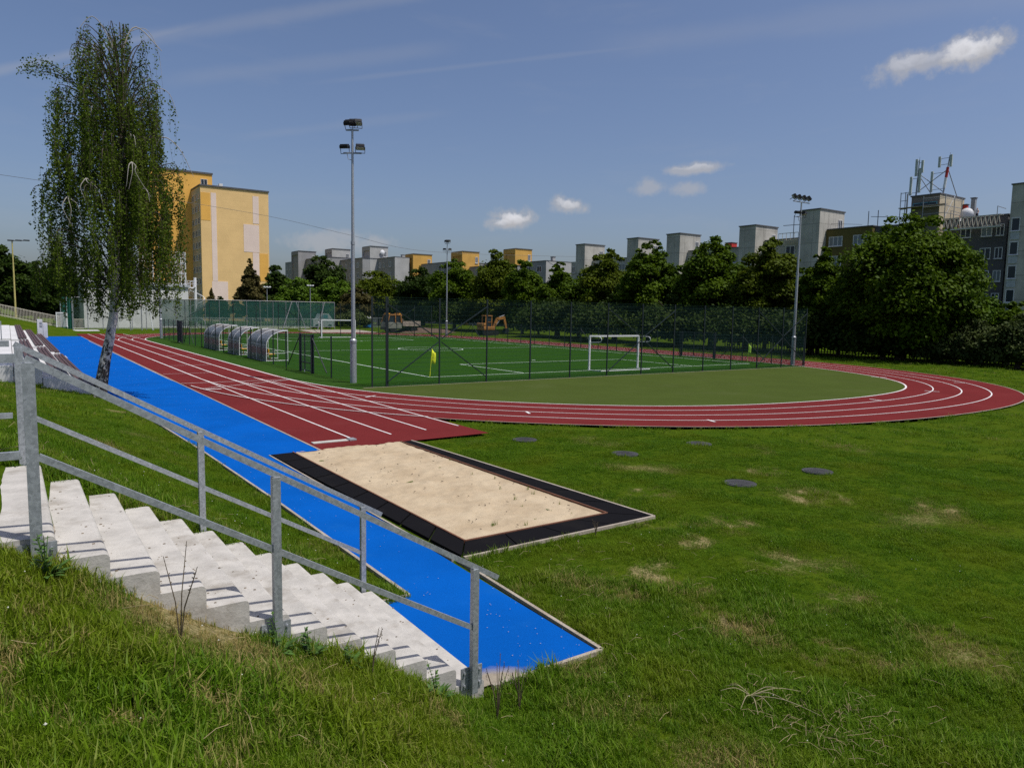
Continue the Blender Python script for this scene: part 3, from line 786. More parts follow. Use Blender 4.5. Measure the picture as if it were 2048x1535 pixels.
# ------------------------------------------------------------------ dugouts
def dugout(label, ya, yb):
    d = thing('dugout', label, 'dugout', (14.2, (ya+yb)/2, 0), 'team shelters beside the pitch')
    xb, xf, h = 13.62, 15.02, 2.0
    prof = []
    for i in range(13):
        t = i/12
        if t < .42: prof.append((xb+.04*t, t/.42*1.05))
        else:
            a = (t-.42)/.58*PI/2; prof.append((xb+.017+(xf-xb)*(1-math.cos(a)), 1.05+(h-1.05)*math.sin(a)))
    def strip(i0, i1, name, m, dz=0):
        mb = MB(); n = i1-i0+1
        for y in (ya, yb): mb.v += [Vector((x, y, z)) for x, z in prof[i0:i1+1]]
        mb.v += [Vector((x-.012, y, z+.006)) for y in (ya, yb) for x, z in prof[i0:i1+1]]
        for k in range(n-1):
            mb.f.append([k, k+1, n+k+1, n+k]); mb.f.append([2*n+k+1, 2*n+k, 3*n+k, 3*n+k+1]); mb.m += [0, 0]
        return mb.build(name, m, d, smooth=True)
    strip(0, 2, 'shell_foot', M['poly']); strip(2, 4, 'red_strip', M['poly_red']); strip(4, 12, 'shell', M['poly'])
    fr = MB()
    for y in (ya, (ya+yb)/2, yb):
        fr.tube([(x, y, z) for x, z in prof], .028, 6); fr.tube([(xf, y, h), (xf, y, 0)], .024, 6); fr.tube([(xb, y, .05), (xf, y, .05)], .022, 6); fr.tube([(xb, y, .52), (xf, y, .52)], .016, 6)
    for x, z in (prof[0], prof[5], prof[-1]): fr.tube([(x, ya, z), (x, yb, z)], .022, 6)
    fr.build('frame', M['white_paint'], d, smooth=True)
    n = max(3, int((yb-ya)/.62))
    for i in range(n):
        y = ya+.35+(yb-ya-.7)*i/(n-1)
        s = MB(); s.bbox((13.82, y-.2, .43), (14.22, y+.2, .48), .015); s.bbox((13.80, y-.2, .48), (13.86, y+.2, .80), .015); s.tube([(14.0, y, .0), (14.0, y, .44)], .025, 6)
        s.build('seat', M['yellow_seat'], d)
dugout('nearest arched dugout with smoky clear shell and yellow seats', 47.5, 51.9)
dugout('small middle arched shelter between two longer dugouts', 54.2, 57.4)
dugout('farthest arched dugout beyond the small middle shelter', 60.3, 65.6)

# ------------------------------------------------------------------ goals, flags, masts
def goal(name, label, x0, x1, y, s, hgt=2.05):
    g = thing(name, label, 'goal', ((x0+x1)/2, y, 0), 'football goals on the pitch')
    for x in (x0, x1):
        mb = MB(); mb.box((x-.05, y-.05, 0), (x+.05, y+.05, hgt)); mb.build('goal_post', M['white_paint'], g)
    mb = MB(); mb.box((x0-.05, y-.05, hgt), (x1+.05, y+.05, hgt+.10)); mb.build('crossbar', M['white_paint'], g)
    for x in (x0, x1):
        mb = MB(); pts = [(x, y, hgt+.03)]
        for i in range(9):
            a = i/8*PI; pts.append((x, y+s*(.85+.22*math.sin(a)), hgt+.03-.32*(1-math.cos(a))/2))
        pts.append((x, y+s*.1, hgt-.33)); mb.tube(pts, .022, 6); mb.build('net_bracket', M['white_paint'], g, smooth=True)
    mb = MB(); mb.tube([(x0, y, .04), (x0, y+s*1.1, .04), (x1, y+s*1.1, .04), (x1, y, .04)], .03, 6); mb.build('base_frame', M['white_paint'], g)
    return g
goal('football_goal', 'white goal without net at the near end of the pitch', 29.05, 33.14, 33.55, -1)
goal('football_goal', 'small white goal at the far end, left of the mast', 30.05, 34.2, gy1, 1)
def flagpole(label, x, y, m, s=1):
    f = thing('corner_flag', label, 'corner flag', (x, y, 0), 'corner flags of the pitch')
    mb = MB(); mb.tube([(x, y, 0), (x+.10, y-.05, 1.5)], .018, 8); mb.build('flag_stick', m, f)
    mb = MB(); P = []
    for i in range(6):
        for j in range(5):
            u, v = i/5, j/4; P.append((x+.10-.012+u*.22*(1-v*.25)+.03*math.sin(u*6+v*3), y-.05+.05*math.sin(u*5+v), 1.48-v*.62-u*.22-.03*v))
    F_ = [(i*5+j, (i+1)*5+j, (i+1)*5+j+1, i*5+j+1) for i in range(5) for j in range(4)]
    mb.add(P, F_); o = mb.build('flag_cloth', m, f, smooth=True)
    so = o.modifiers.new('thick', 'SOLIDIFY'); so.thickness = .004
flagpole('bright yellow corner flag hanging limp at the near corner', 18.1, 33.62, M['yellow_flag'])
flagpole('lime green corner flag at the corner by the trees', 44.4, 33.7, M['green_flag'])

def lamp(mb_parent, c, yaw, tilt=.45, w=.62, l=.42):
    """one floodlight: housing, lens, bracket"""
    mb = MB(); mb.bbox((-w/2, -l/2, -.07), (w/2, l/2, .07), .02)
    for i in range(-4, 5): mb.box((i*w/10-.006, -l*.42, .07), (i*w/10+.006, l*.42, .12))
    o = mb.build('floodlight', M['black'], None); o.parent = mb_parent
    Mx = Matrix.Translation(c) @ Matrix.Rotation(yaw, 4, 'Z') @ Matrix.Rotation(tilt, 4, 'X')
    o.matrix_parent_inverse = Matrix.Identity(4); o.matrix_basis = Mx
    mb = MB(); mb.box((-w*.46, -l*.44, -.082), (w*.46, l*.44, -.071)); k = mb.build('lens', M['lens'], None); k.parent = o
    mb = MB(); mb.tube([(-w*.5-.01, 0, 0), (-w*.5-.01, 0, -.30), (w*.5+.01, 0, -.30), (w*.5+.01, 0, 0)], .018, 6); k = mb.build('bracket', M['black'], None); k.parent = o
    return o
def mast(label, x, y, h, yaw, kind, lean=(0, 0)):
    m = thing('floodlight_mast', label, 'floodlight', (x, y, 0), 'floodlight masts round the pitch')
    mb = MB((x, y, 0)); mb.tube([(x, y, -.05), (x, y, 1.93)], [.155, .15], 16); mb.build('mast_base', M['galv'], m, smooth=True)
    mb = MB((x, y, 0)); mb.tube([(x, y, 1.90), (x, y, 2.02), (x, y, 2.10)], [.165, .17, .10], 16); mb.build('collar', M['galv'], m, smooth=True)
    mb = MB((x, y, 0)); mb.tube([(x, y, 2.05), (x, y, 6.6)], [.098, .085], 14); mb.tube([(x, y, 6.5), (x, y, 6.65)], .098, 14); mb.tube([(x, y, 6.6), (x, y, h-.5)], [.075, .05], 12); mb.build('shaft', M['galv'], m, smooth=True)
    lx, ly = math.cos(yaw), math.sin(yaw)
    mb = MB((x, y, 0)); z2 = h-1.25
    mb.bar((x-lx*.42, y-ly*.42, z2-.28), (x+lx*.42, y+ly*.42, z2-.28), .06, .06); mb.tube([(x-.25*lx, y-.25*ly, z2-.3), (x-.2*lx, y-.2*ly, z2-.55), (x, y, z2-.6)], .015, 6)
    W = .3 if kind == 1 else .95
    mb.bar((x-lx*W, y-ly*W, h-.5), (x+lx*W, y+ly*W, h-.5), .06, .06); mb.build('crossarm', M['grey_metal'], m)
    for s in (-.36, .36): lamp(m, Vector((lx*s, ly*s, z2)), yaw+.5*s, .20 if s < 0 else -.28, .40, .34)
    if kind == 1:
        for s, t in ((-.20, .5), (.02, .9), (.26, -.35)): lamp(m, Vector((lx*s, ly*s, h-.16+.05*s)), yaw+s, t, .34, .34)
    else:
        for s in (-.84, -.3, .26, .8): lamp(m, Vector((lx*s, ly*s, h-.18)), yaw+.9, .95, .42, .36)
    return m
FACE = -YAW
mast('tall grey floodlight mast with black lamps at the near left pitch corner', 13.42, 32.56, 12.2, FACE, 1)
mast('floodlight mast with a row of four lamps at the corner by the trees', 46.49, 31.35, 12.05, -.02, 2)
p = onY(893, 666, 86.2); mast('distant floodlight mast behind the far end of the pitch', p[0], 86.2, 12.9, FACE, 1)
mast('floodlight mast half hidden behind the birch foliage', 13.30, 84.6, 12.2, FACE, 1)

# ------------------------------------------------------------------ vegetation
def leaves(P, Nn, size, asp=.75):
    """diamond leaves: P centres, Nn normals, size per leaf"""
    n = len(P); a = rng.normal(size=(n, 3)); t = np.cross(Nn, a); t /= np.linalg.norm(t, axis=1)[:, None]+1e-9
    b = np.cross(Nn, t); s = size[:, None]
    V = np.stack([P+t*s, P+b*s*asp+Nn*s*.12, P-t*s, P-b*s*asp+Nn*s*.12], 1).reshape(-1, 3)
    return V, np.arange(4*n).reshape(-1, 4)
def unit(v): return v/(np.linalg.norm(v, axis=1)[:, None]+1e-9)
PROF = {'round': [(0, .7), (.15, .95), (.35, 1), (.55, .97), (.75, .85), (.9, .62), (1, .3)],
        'egg': [(0, .75), (.12, .95), (.3, 1), (.5, .93), (.7, .76), (.86, .54), (1, .2)],
        'cone': [(0, .7), (.15, 1), (.35, .85), (.6, .55), (.8, .3), (1, .04)],
        'dome': [(0, .72), (.15, .95), (.4, 1), (.6, .96), (.8, .8), (.93, .55), (1, .3)],
        'bush': [(0, .9), (.25, 1), (.55, .9), (.8, .6), (1, .15)]}
def crown(name, parent, base, rad, z0, z1, m, n, leaf, prof='round', lobes=26, squash=1.0, seed=0, rr=.34):
    g = np.random.default_rng(seed+11); n = int(n*3.1); lobes = int(lobes*2.4); leaf *= .70
    pr = PROF[prof]; pt = [a for a, _ in pr]; pw = [b for _, b in pr]
    H = z1-z0
    t = (np.arange(lobes)+g.random(lobes))/lobes; th = np.arange(lobes)*2.399+g.uniform(-.7, .7, lobes)
    wl = np.interp(t, pt, pw)*rad
    lr = rad*rr*g.uniform(.65, 1.25, lobes)*np.clip(np.interp(t, pt, pw)+.2, .35, 1)
    k = np.where(g.random(lobes) < .3, g.random(lobes)*.55, g.uniform(.72, 1.08, lobes))
    rl = np.maximum(0, wl*k-lr*.55)
    C = np.stack([base[0]+rl*np.cos(th), base[1]+rl*np.sin(th)*squash, z0+lr*.6+t*np.maximum(.1, H-lr*1.3)], 1)
    ns_ = max(3, lobes//8)                            # leading shoots standing out of the top
    C[-ns_:, 2] += lr[-ns_:]*g.uniform(.2, 1.0, ns_); lr[-ns_:] *= .62
    w = lr**2; li = g.choice(lobes, n, p=w/w.sum())
    d = unit(g.normal(size=(n, 3))); d[:, 2] = np.where(d[:, 2] < -.35, -d[:, 2]*.6, d[:, 2])
    rad_ = np.where(g.random(n) < .68, g.uniform(.78, 1.12, n), g.uniform(.1, .85, n)**.6)
    P = C[li]+d*(lr[li]*rad_)[:, None]*np.array([1, 1, .82])
    ns = int(n*.035)                                 # stray twigs that break the outline
    P[:ns] += d[:ns]*(lr[li[:ns]]*g.uniform(.1, .45, ns))[:, None]
    Nn = unit(d*.5+np.array([.12, -.18, .55])+g.normal(size=(n, 3))*.5)
    V, Fq = leaves(P, Nn, leaf*g.uniform(.6, 1.35, n))
    rl_ = g.random(lobes)
    rv = np.clip(.55*g.random(n)+.45*rl_[li], 0, 1)
    o = npmesh(name, V, Fq, m, rnd=np.repeat(rv, 4), parent=parent, origin=tuple(parent['_o']))
    return o
def trunk(parent, base, h, r, lean=(0, 0), m=None, limbs=5, spread=1.5, seed=0):
    g = random.Random(seed); mb = MB()
    b = Vector(base); pts = [b+Vector((lean[0]*t*t, lean[1]*t*t, h*t)) for t in (-.02, .1, .3, .55, .8, 1)]
    mb.tube(pts, [r*1.35, r*1.1, r*.95, r*.8, r*.6, r*.3], 10)
    for i in range(limbs):
        t = g.uniform(.3, .8); p = b+Vector((lean[0]*t*t, lean[1]*t*t, h*t)); a = g.uniform(0, 2*PI); L = spread*g.uniform(.6, 1)
        e = p+Vector((math.cos(a)*L, math.sin(a)*L, L*g.uniform(.5, 1))); mid = (p+e)/2+Vector((0, 0, -.1*L))
        mb.tube([p, mid, e], [r*.45, r*.3, r*.1], 7)
    return mb.build('trunk', m or M['bark'], parent, smooth=True)
TREES = 'trees behind the sports ground'
def tree(label, pl, pr_, ptop, pos, m, prof='round', n=6000, leaf=.26, z0f=.12, name='broadleaf_tree', cat='tree', group=TREES, lobes=30, seed=0, zb=None, hide_trunk=False, rr=.34):
    """pos: ('X', x) or ('Y', y) or ('D', distance): the real vertical plane or range the tree stands in"""
    pc = (pl+pr_)/2; f = {'X': onX, 'Y': onY, 'D': atD}[pos[0]]
    base = f(pc, 640, pos[1]); z1 = f(pc, ptop, pos[1])[2]
    gz = terr(base[0], base[1]) if zb is None else zb
    rad = (pr_-pl)/2*mpp((base[0], base[1], 2))
    t = thing(name, label, cat, (base[0], base[1], gz), group)
    z0 = gz+(z1-gz)*z0f
    crown('crown', t, base, rad*({'cone': 1, 'dome': 1.04}.get(prof, 1.16)), z0, z1+.05*rad, m, n, leaf, prof, lobes, seed=seed, rr=rr)
    if not hide_trunk: trunk(t, (base[0], base[1], gz), (z1-gz)*.75, max(.08, rad*.07), limbs=6, spread=rad*.6, seed=seed)
    return t
# right hand row, behind the far straight
tree('huge dark maple dominating the right side before the slate facade', 1680, 1932, 447, ('X', 61.5), M['leaf_maple'], 'dome', 26000, .21, .05, lobes=60, seed=1, rr=.30)
tree('narrow maple just right of the mast by the trees', 1598, 1680, 497, ('X', 63), M['leaf_maple'], 'egg', 11000, .22, .04, seed=2)
tree('bushy maple left of the mast with four lamps', 1478, 1585, 483, ('X', 63), M['leaf_olive'], 'round', 13000, .23, .04, seed=3)
tree('broad maple below the middle raw concrete tower', 1358, 1487, 485, ('X', 63.5), M['leaf_maple'], 'round', 14000, .24, .04, seed=4)
tree('tall maple right half of the central clump', 1242, 1352, 483, ('X', 64), M['leaf_maple'], 'egg', 12000, .25, .04, seed=5)
tree('maple left half of the central clump, slightly lower', 1163, 1262, 505, ('X', 64), M['leaf_olive'], 'round', 11000, .26, .04, seed=6)
tree('slim pointed tree before the pale gable wall', 1078, 1150, 527, ('X', 66), M['leaf_maple'], 'egg', 8000, .26, .04, seed=7)
tree('round tree right of the rightmost ochre tower foot', 1010, 1080, 524, ('X', 66), M['leaf_maple'], 'round', 9000, .27, .04, seed=8)
tree('tallest tree of the middle row between two ochre towers', 940, 1035, 503, ('X', 67), M['leaf_olive'], 'egg', 11000, .27, .04, seed=9)
tree('tree behind the distant mast, under the middle ochre tower', 862, 955, 523, ('X', 66), M['leaf_maple'], 'round', 11000, .28, .04, seed=10)
tree('dark tree below the leftmost ochre tower', 800, 880, 538, ('X', 68), M['leaf_dark'], 'round', 8000, .3, .04, seed=11)
tree('tree right of the near floodlight mast', 714, 800, 545, ('X', 66), M['leaf_olive'], 'round', 9000, .32, .04, seed=12)
for k, (a, b, tp_, X, lab) in enumerate([(1120, 1195, 556, 67, 'low young tree between the slim pointed tree and the central clump'), (1325, 1385, 535, 66, 'low young tree right of the central clump'), (1562, 1625, 538, 65, 'low young tree behind the mast by the trees'),
        (1050, 1105, 566, 68, 'low young tree left of the slim pointed tree'), (765, 830, 566, 69, 'low young tree between near mast and leftmost ochre tower'), (1640, 1720, 560, 63, 'low young tree at the left flank of the huge maple')]):
    tree(lab, a, b, tp_, ('X', X), M['leaf_maple'], 'round', 4500, .25, .03, seed=70+k)
# left group
tree('tall dark tree left of the near mast before the grey towers', 606, 690, 516, ('Y', 155), M['leaf_dark'], 'round', 7000, .36, .05, seed=13)
tree('light green tree crowding the near mast', 634, 712, 560, ('Y', 140), M['leaf_light'], 'round', 7000, .33, .05, seed=14)
tree('bronze tinged bush tree just behind the near mast', 682, 744, 578, ('Y', 134), M['leaf_brown'], 'round', 5000, .3, .03, seed=15)
tree('low light green tree right of the yellow gable', 560, 634, 560, ('Y', 142), M['leaf_light'], 'round', 6500, .33, .05, seed=16)
tree('dark tree at the right edge of the yellow gable', 518, 582, 532, ('Y', 150), M['leaf_dark'], 'egg', 6000, .34, .05, seed=17)
tree('bronze green pointed tree in front of the yellow gable', 462, 540, 518, ('Y', 146), M['leaf_brown'], 'cone', 7500, .32, .03, seed=18, rr=.28)
tree('small thin tree at the foot of the yellow gable', 408, 440, 578, ('Y', 150), M['leaf_brown'], 'cone', 1800, .28, .1, seed=19)
tree('second small tree at the foot of the yellow gable', 428, 456, 595, ('Y', 150), M['leaf_dark'], 'round', 1500, .28, .1, seed=20)
tree('dark rounded tree at the left edge of the picture', -60, 52, 497, ('D', 125), M['leaf_dark'], 'round', 9000, .34, .03, seed=21)
tree('dark tree between the left edge and the birch', 30, 112, 528, ('D', 128), M['leaf_dark'], 'round', 8000, .34, .03, seed=22)
tree('dark tree behind the left side of the birch', 85, 172, 520, ('D', 132), M['leaf_dark'], 'round', 8000, .34, .03, seed=23)
tree('lime green small tree right of the huge maple', 1885, 2000, 577, ('X', 64), M['leaf_light'], 'egg', 8000, .2, .05, seed=24)
tree('small tree at the right edge below the concrete tower', 1975, 2070, 608, ('X', 65), M['leaf_maple'], 'round', 6000, .2, .05, seed=25)
SH = 'shrubs along the boundary fence'
for k, (a, b, tp, X, mm, lab) in enumerate([(1835, 1930, 652, 61, 'leaf_grey', 'grey green shrub below the huge maple'), (1905, 2010, 640, 61.5, 'leaf_grey', 'grey green shrub left of the picture edge'),
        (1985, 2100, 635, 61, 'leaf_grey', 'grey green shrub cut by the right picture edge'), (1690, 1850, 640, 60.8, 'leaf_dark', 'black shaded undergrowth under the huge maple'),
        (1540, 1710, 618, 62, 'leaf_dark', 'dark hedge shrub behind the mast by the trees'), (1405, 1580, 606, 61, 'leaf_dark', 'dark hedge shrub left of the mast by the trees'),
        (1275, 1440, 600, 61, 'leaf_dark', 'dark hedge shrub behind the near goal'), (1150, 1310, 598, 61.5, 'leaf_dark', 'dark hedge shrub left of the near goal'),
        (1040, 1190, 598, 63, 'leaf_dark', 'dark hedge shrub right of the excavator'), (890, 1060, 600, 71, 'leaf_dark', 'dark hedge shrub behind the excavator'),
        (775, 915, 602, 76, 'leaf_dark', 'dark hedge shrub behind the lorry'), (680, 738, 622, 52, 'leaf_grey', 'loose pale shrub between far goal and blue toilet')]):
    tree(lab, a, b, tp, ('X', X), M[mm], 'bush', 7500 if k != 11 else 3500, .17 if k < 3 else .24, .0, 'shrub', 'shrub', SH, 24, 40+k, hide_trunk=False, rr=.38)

# --- weeping birch
BX, BY = 3.02, 34.4
bir = thing('weeping_birch', 'tall weeping birch with white trunk leaning over the blue path', 'tree', (BX, BY, 0))
tp = [(-.06, 0, -.75), (-.02, 0, -.05), (.10, 0, .5), (.22, 0, 1.2), (.42, 0, 2.1), (.58, 0, 3.0), (.70, 0, 4.3), (.82, .05, 6.0), (.95, .1, 8.0), (1.1, .1, 10.0), (1.2, .05, 12.0), (1.28, 0, 13.3)]
tr = [.34, .29, .235, .21, .185, .165, .155, .135, .11, .085, .06, .035]
mb = MB(); mb.tube([(BX+a, BY+b, c) for a, b, c in tp], tr, 14)
mb.build('trunk', M['bark_white'], bir, smooth=True)
def trunk_at(z): return np.array([BX+np.interp(z, [c for _, _, c in tp], [a for a, _, _ in tp]), BY, z])
zl = [2.6, 3.6, 5.2, 7.0, 8.7, 10.4, 12.2, 13.2, 14.3, 15]
wL = [.9, 2.35, 2.75, 2.72, 2.62, 2.30, 1.95, 1.5, 1.2, .3]      # half width to the left of the axis
wR = [1.1, 1.55, 2.0, 2.3, 2.45, 2.05, 1.75, 1.65, 1.35, .3]
AX = BX+.86
Fvec = np.array([math.sin(.088), math.cos(.088), 0]); Rvec = np.array([math.cos(.088), -math.sin(.088), 0])
LV = []; LN = []; SV = MB(); limbs = MB(); pale = MB()
g = np.random.default_rng(5)
def strand(top, L, dens=1.0):
    """a hanging twig with leaves"""
    n = max(3, int(L/.35)); sw = g.normal(0, .05, 2); pts = []
    for i in range(n+1):
        t = i/n; pts.append(top+np.array([sw[0]*t*L+.03*math.sin(t*7+sw[0]*60), sw[1]*t*L+.03*math.cos(t*6), -L*t]))
    SV.tube(pts, [.0035]*len(pts), 3, caps=False)
    m = int(L*31*dens*g.uniform(.45, 1.4)); 
    tt = g.random(m)**.8
    P = np.array([np.interp(tt, np.linspace(0, 1, n+1), [q[k] for q in pts]) for k in range(3)]).T
    spread_ = .04+.11*g.random(m); P += unit(g.normal(size=(m, 3)))*spread_[:, None]
    LV.append(P); LN.append(unit(g.normal(size=(m, 3))*np.array([1, 1, .55])))
nl = 150
for i in range(nl):
    zt = 3.2+(i/nl)**.85*10.6; base = trunk_at(zt*.92); a = g.uniform(0, 2*PI)
    ht = min(14.8, zt+g.uniform(.5, 1.7))
    wid = (np.interp(ht, zl, wR) if math.cos(a) > 0 else np.interp(ht, zl, wL))*(.55+.45*math.sqrt(g.random()))
    end = np.array([AX, BY, ht])+Rvec*math.cos(a)*wid+Fvec*math.sin(a)*wid*.95
    mid = (base+end)/2+np.array([0, 0, .45+.15*g.random()]); tip = end+(end-mid)*.25+np.array([0, 0, -.55])
    pts = catmull([base, mid, end, tip], 5)
    (limbs if g.random() < .93 else pale).tube(pts, np.linspace(.03, .006, len(pts)), 5, caps=False)
    # twigs hang from the outer part of the limb
    top0 = None
    for q in range(g.integers(6, 11)):
        t = g.uniform(.35, 1); top = pts[int(t*(len(pts)-1))]+g.normal(0, .07, 3)*np.array([1, 1, .3])
        if top0 is not None and g.random() < .5: top = top0+g.normal(0, .06, 3)
        top0 = top
        L = g.uniform(1.0, 3.4)*(1.0 if ht > 6 else .75)
        bot = 2.55+.9*abs(math.sin(top[0]*3.1))+.5*g.random()
        if top[0] < BX-.9: bot += .7
        L = min(L, max(.4, top[2]-bot)); strand(top, L, 1.1 if ht < 12.4 else .45)
# dense inner foliage lobes
for i in range(330):
    z = g.uniform(4.4, 11.8); a = g.uniform(0, 2*PI); w = (np.interp(z, zl, wR) if math.cos(a) > 0 else np.interp(z, zl, wL))*math.sqrt(g.random())*.92
    strand(np.array([AX, BY, z])+Rvec*math.cos(a)*w+Fvec*math.sin(a)*w, min(g.uniform(.9, 2.2), z-2.9), 1.3)
# bare arching tips at the top and the wisp on the left
def whip(p0, p1, p2, p3, r, hang=0, m=pale, dens=.5):
    pts = catmull([np.array(p) for p in (p0, p1, p2, p3)], 6); m.tube(pts, np.linspace(r, r*.3, len(pts)), 5, caps=False)
    for q in range(hang): strand(pts[g.integers(6, len(pts))], g.uniform(.8, 2.2), dens)
A0 = trunk_at(12.6)
whip(A0, A0+[.05, 0, 1.2], A0+[.55, 0, 2.25], A0+[1.5, 0, 1.5], .045, 4)
whip(A0+[.3, 0, 2.0], A0+[.9, 0, 2.25], A0+[1.35, .1, 1.6], A0+[1.5, .1, .4], .015, 2)
whip(A0+[-.1, 0, .4], A0+[-.5, 0, 1.7], A0+[-1.0, 0, 2.3], A0+[-1.5, 0, 1.7], .028, 7, dens=1)
whip(A0+[-.2, 0, .2], A0+[-.3, .2, 1.5], A0+[.1, .2, 1.8], A0+[.5, .2, 1.0], .02, 4)
whip(A0+[-.4, 0, -.6], A0+[-1.3, 0, .3], A0+[-2.0, 0, .2], A0+[-2.4, 0, -.6], .022, 6, dens=1)
whip(A0+[.5, 0, -1.0], A0+[1.2, 0, -.1], A0+[1.75, 0, -.2], A0+[2.05, 0, -1.1], .022, 3, dens=.6)
whip(A0+[.9, 0, -3.2], A0+[1.3, -.5, -2.15], A0+[1.95, -.6, -2.5], A0+[2.5, -.6, -3.6], .03, 2, dens=.4)
for b in ((-1.2, -1.9, 8.3), (.3, -2.4, 9.0), (-1.8, -1.5, 7.6)):        # pale bare forks inside the crown
    p = np.array([AX+b[0], BY+b[1], b[2]])
    for k in range(3): e_ = g.normal(0, .16, 3); whip(p, p+[.12*(k-1), -.1, -.15], p+[.22*(k-1)+e_[0], -.15, -.45+e_[1]*.5], p+[.30*(k-1)+e_[2], -.1, -.95-.5*g.random()], .020, 0)
p = trunk_at(11.5)
for k in range(9):      # wisp reaching left
    e = np.array([BX-1.2-.9*g.random(), BY, 12.55+g.normal(0, .16)]); s_ = p+[-1.3, 0, .3+.1*k*.3]
    pts = catmull([s_, (s_+e)/2+[0, 0, .15], e, e+[-.35, 0, -.15*g.random()]], 5); limbs.tube(pts, np.linspace(.012, .004, len(pts)), 4, caps=False)
    for q in pts[4:]:
        m_ = 4; LV.append(q+g.normal(0, .12, (m_, 3))); LN.append(unit(g.normal(size=(m_, 3))))
P = np.vstack(LV); Nn = np.vstack(LN)
V, Fq = leaves(P, Nn, g.uniform(.030, .056, len(P)), .75)
npmesh('crown', V, Fq, M['leaf_birch'], rnd=np.repeat(g.random(len(P)), 4), parent=bir, origin=(BX, BY, 0))
SV.build('hanging_twigs', M['twig'], bir); limbs.build('limbs', M['twig'], bir); pale.build('bare_branches', M['twig_pale'], bir)
KB = .872; bir.scale = (KB, KB, KB); bir.location = (BX*KB, BY*KB, CH*(1-KB))

# ------------------------------------------------------------------ buildings
def window(parent, c, axis, w, h, deep=.12, curtain=False, bars=1, frame=None, proud=.0):
    """window in a wall; axis 'x': wall faces -X, 'y': wall faces -Y; c = centre on the wall plane"""
    fr = MB(); pa = MB(); t = .09
    def bx(mb, a0, a1, z0, z1, d0, d1):
        if axis == 'x': mb.box((c[0]-d1, c[1]+a0, c[2]+z0), (c[0]-d0, c[1]+a1, c[2]+z1))
        else: mb.box((c[0]+a0, c[1]-d1, c[2]+z0), (c[0]+a1, c[1]-d0, c[2]+z1))
    bx(fr, -w/2, w/2, -h/2, -h/2+t, .0, .07); bx(fr, -w/2, w/2, h/2-t, h/2, .0, .07)
    bx(fr, -w/2, -w/2+t, -h/2+t, h/2-t, 0, .07); bx(fr, w/2-t, w/2, -h/2+t, h/2-t, 0, .07)
    for i in range(bars):
        a = -w/2+w*(i+1)/(bars+1); bx(fr, a-t/2, a+t/2, -h/2+t, h/2-t, 0, .06)
    bx(fr, -w/2-.08, w/2+.08, -h/2-.06, -h/2-.003, 0, .16)
    bx(pa, -w/2+t*.6, w/2-t*.6, -h/2+t*.6, h/2-t*.6, .004, .03)
    o = fr.build('window', frame or M['frame_white'], parent); pa.build('pane', M['pane_pale'] if curtain else M['pane'], o)
    return o
BL = 'panel apartment blocks beyond the trees'
def block(label, left, corner, right, top, X, tower_m, body_m, roof_px, side_m=None, south=None, north=2.0, northpx=None, gz=0, body_depth=11, fw=.40, wincols=(), win_rows=3, tower_win=True, recess=True, curtain=.3, name='apartment_block', body=True, wsz=(1.5, 1.4), side_win=None):
    """stair tower (faces -X and -Y) in front of a flat roofed body whose facade faces -X"""
    c = onX(corner, top, X); Yc = c[1]; Yf = onX(left, top, X)[1]; Xr = onY(right, top, Yc)[0]; Zt = c[2]
    b = thing(name, label, 'apartment block', (X, Yc, 0), BL)
    Xf = X+fw*(Xr-X)
    zr = onX(roof_px[0], roof_px[1], Xf)[2]
    if northpx: north = onX(northpx, roof_px[1], Xf)[1]-Yf
    tw = MB(); tw.box((X, Yc, 0), (Xr, Yf, Zt)); tw.build('stair_tower', tower_m, b)
    cp = MB(); cp.box((X-.12, Yc-.12, Zt), (Xr+.12, Yf+.12, Zt+.16)); cp.build('tower_coping', M['roofing'], b)
    if recess:
        q = MB(); q.box((X-.25, Yc, 3), (X-.003, Yc+.45, Zt-.02)); q.box((X-.25, Yf-.9, 3), (X-.003, Yf, Zt-.02)); q.box((X-.25, Yc+.45, Zt-1.0), (X-.003, Yf-.9, Zt-.02))
        q.build('tower_fin', tower_m, b)
    ys = Yc-1 if south is None else onX(south, roof_px[1], Xf)[1]
    if body:
        bd = MB(); y0, y1 = min(ys, Yc-.5), Yf+north
        bd.box((Xf, y0, 0), (Xf+body_depth, Yc-.002, zr)); 
        if Xf+body_depth > Xr: bd.box((Xr+.002, Yc-.002, 0), (Xf+body_depth, Yf+.002, zr))
        bd.box((Xf, Yf+.002, 0), (Xf+body_depth, y1, zr)); bd.build('body', body_m, b)
        if side_m:
            s = MB(); s.box((Xf+.0, y0-.06, 0), (Xf+body_depth, y0-.002, zr)); s.build('gable_wall', side_m, b)
        rf = MB(); rf.box((Xf-.1, y0-.1, zr), (Xf+body_depth+.1, Yc-.13, zr+.14)); rf.build('roof_edge', M['roofing'], b)
        rp = random.Random(int(corner))
        for px, w in wincols:
            yy = onX(px, roof_px[1], Xf)[1]
            for r in range(win_rows): window(b, (Xf-.003, yy, zr-1.75-2.8*r), 'x', w, wsz[1], curtain=rp.random() < curtain, bars=1 if w < 2 else 2)
    if tower_win:
        wy = Xr-(Xr-X)*.17; window(b, (wy, Yc-.003, Zt-1.9), 'y', (Xr-X)*.16, 1.5, bars=1)
    return b, (X, Xf, Xr, Yc, Yf, Zt, zr, ys)
g_ = M['grey_facade']; pf = M['pale_facade']
block('grey apartment block with the leftmost grey stair tower', 584, 598, 632, 502, 72, g_, g_, (577, 524), south=650, northpx=570.5, wincols=[(574.5, .9), (580, .9), (637, 1.2), (645, 1.2)], win_rows=3)
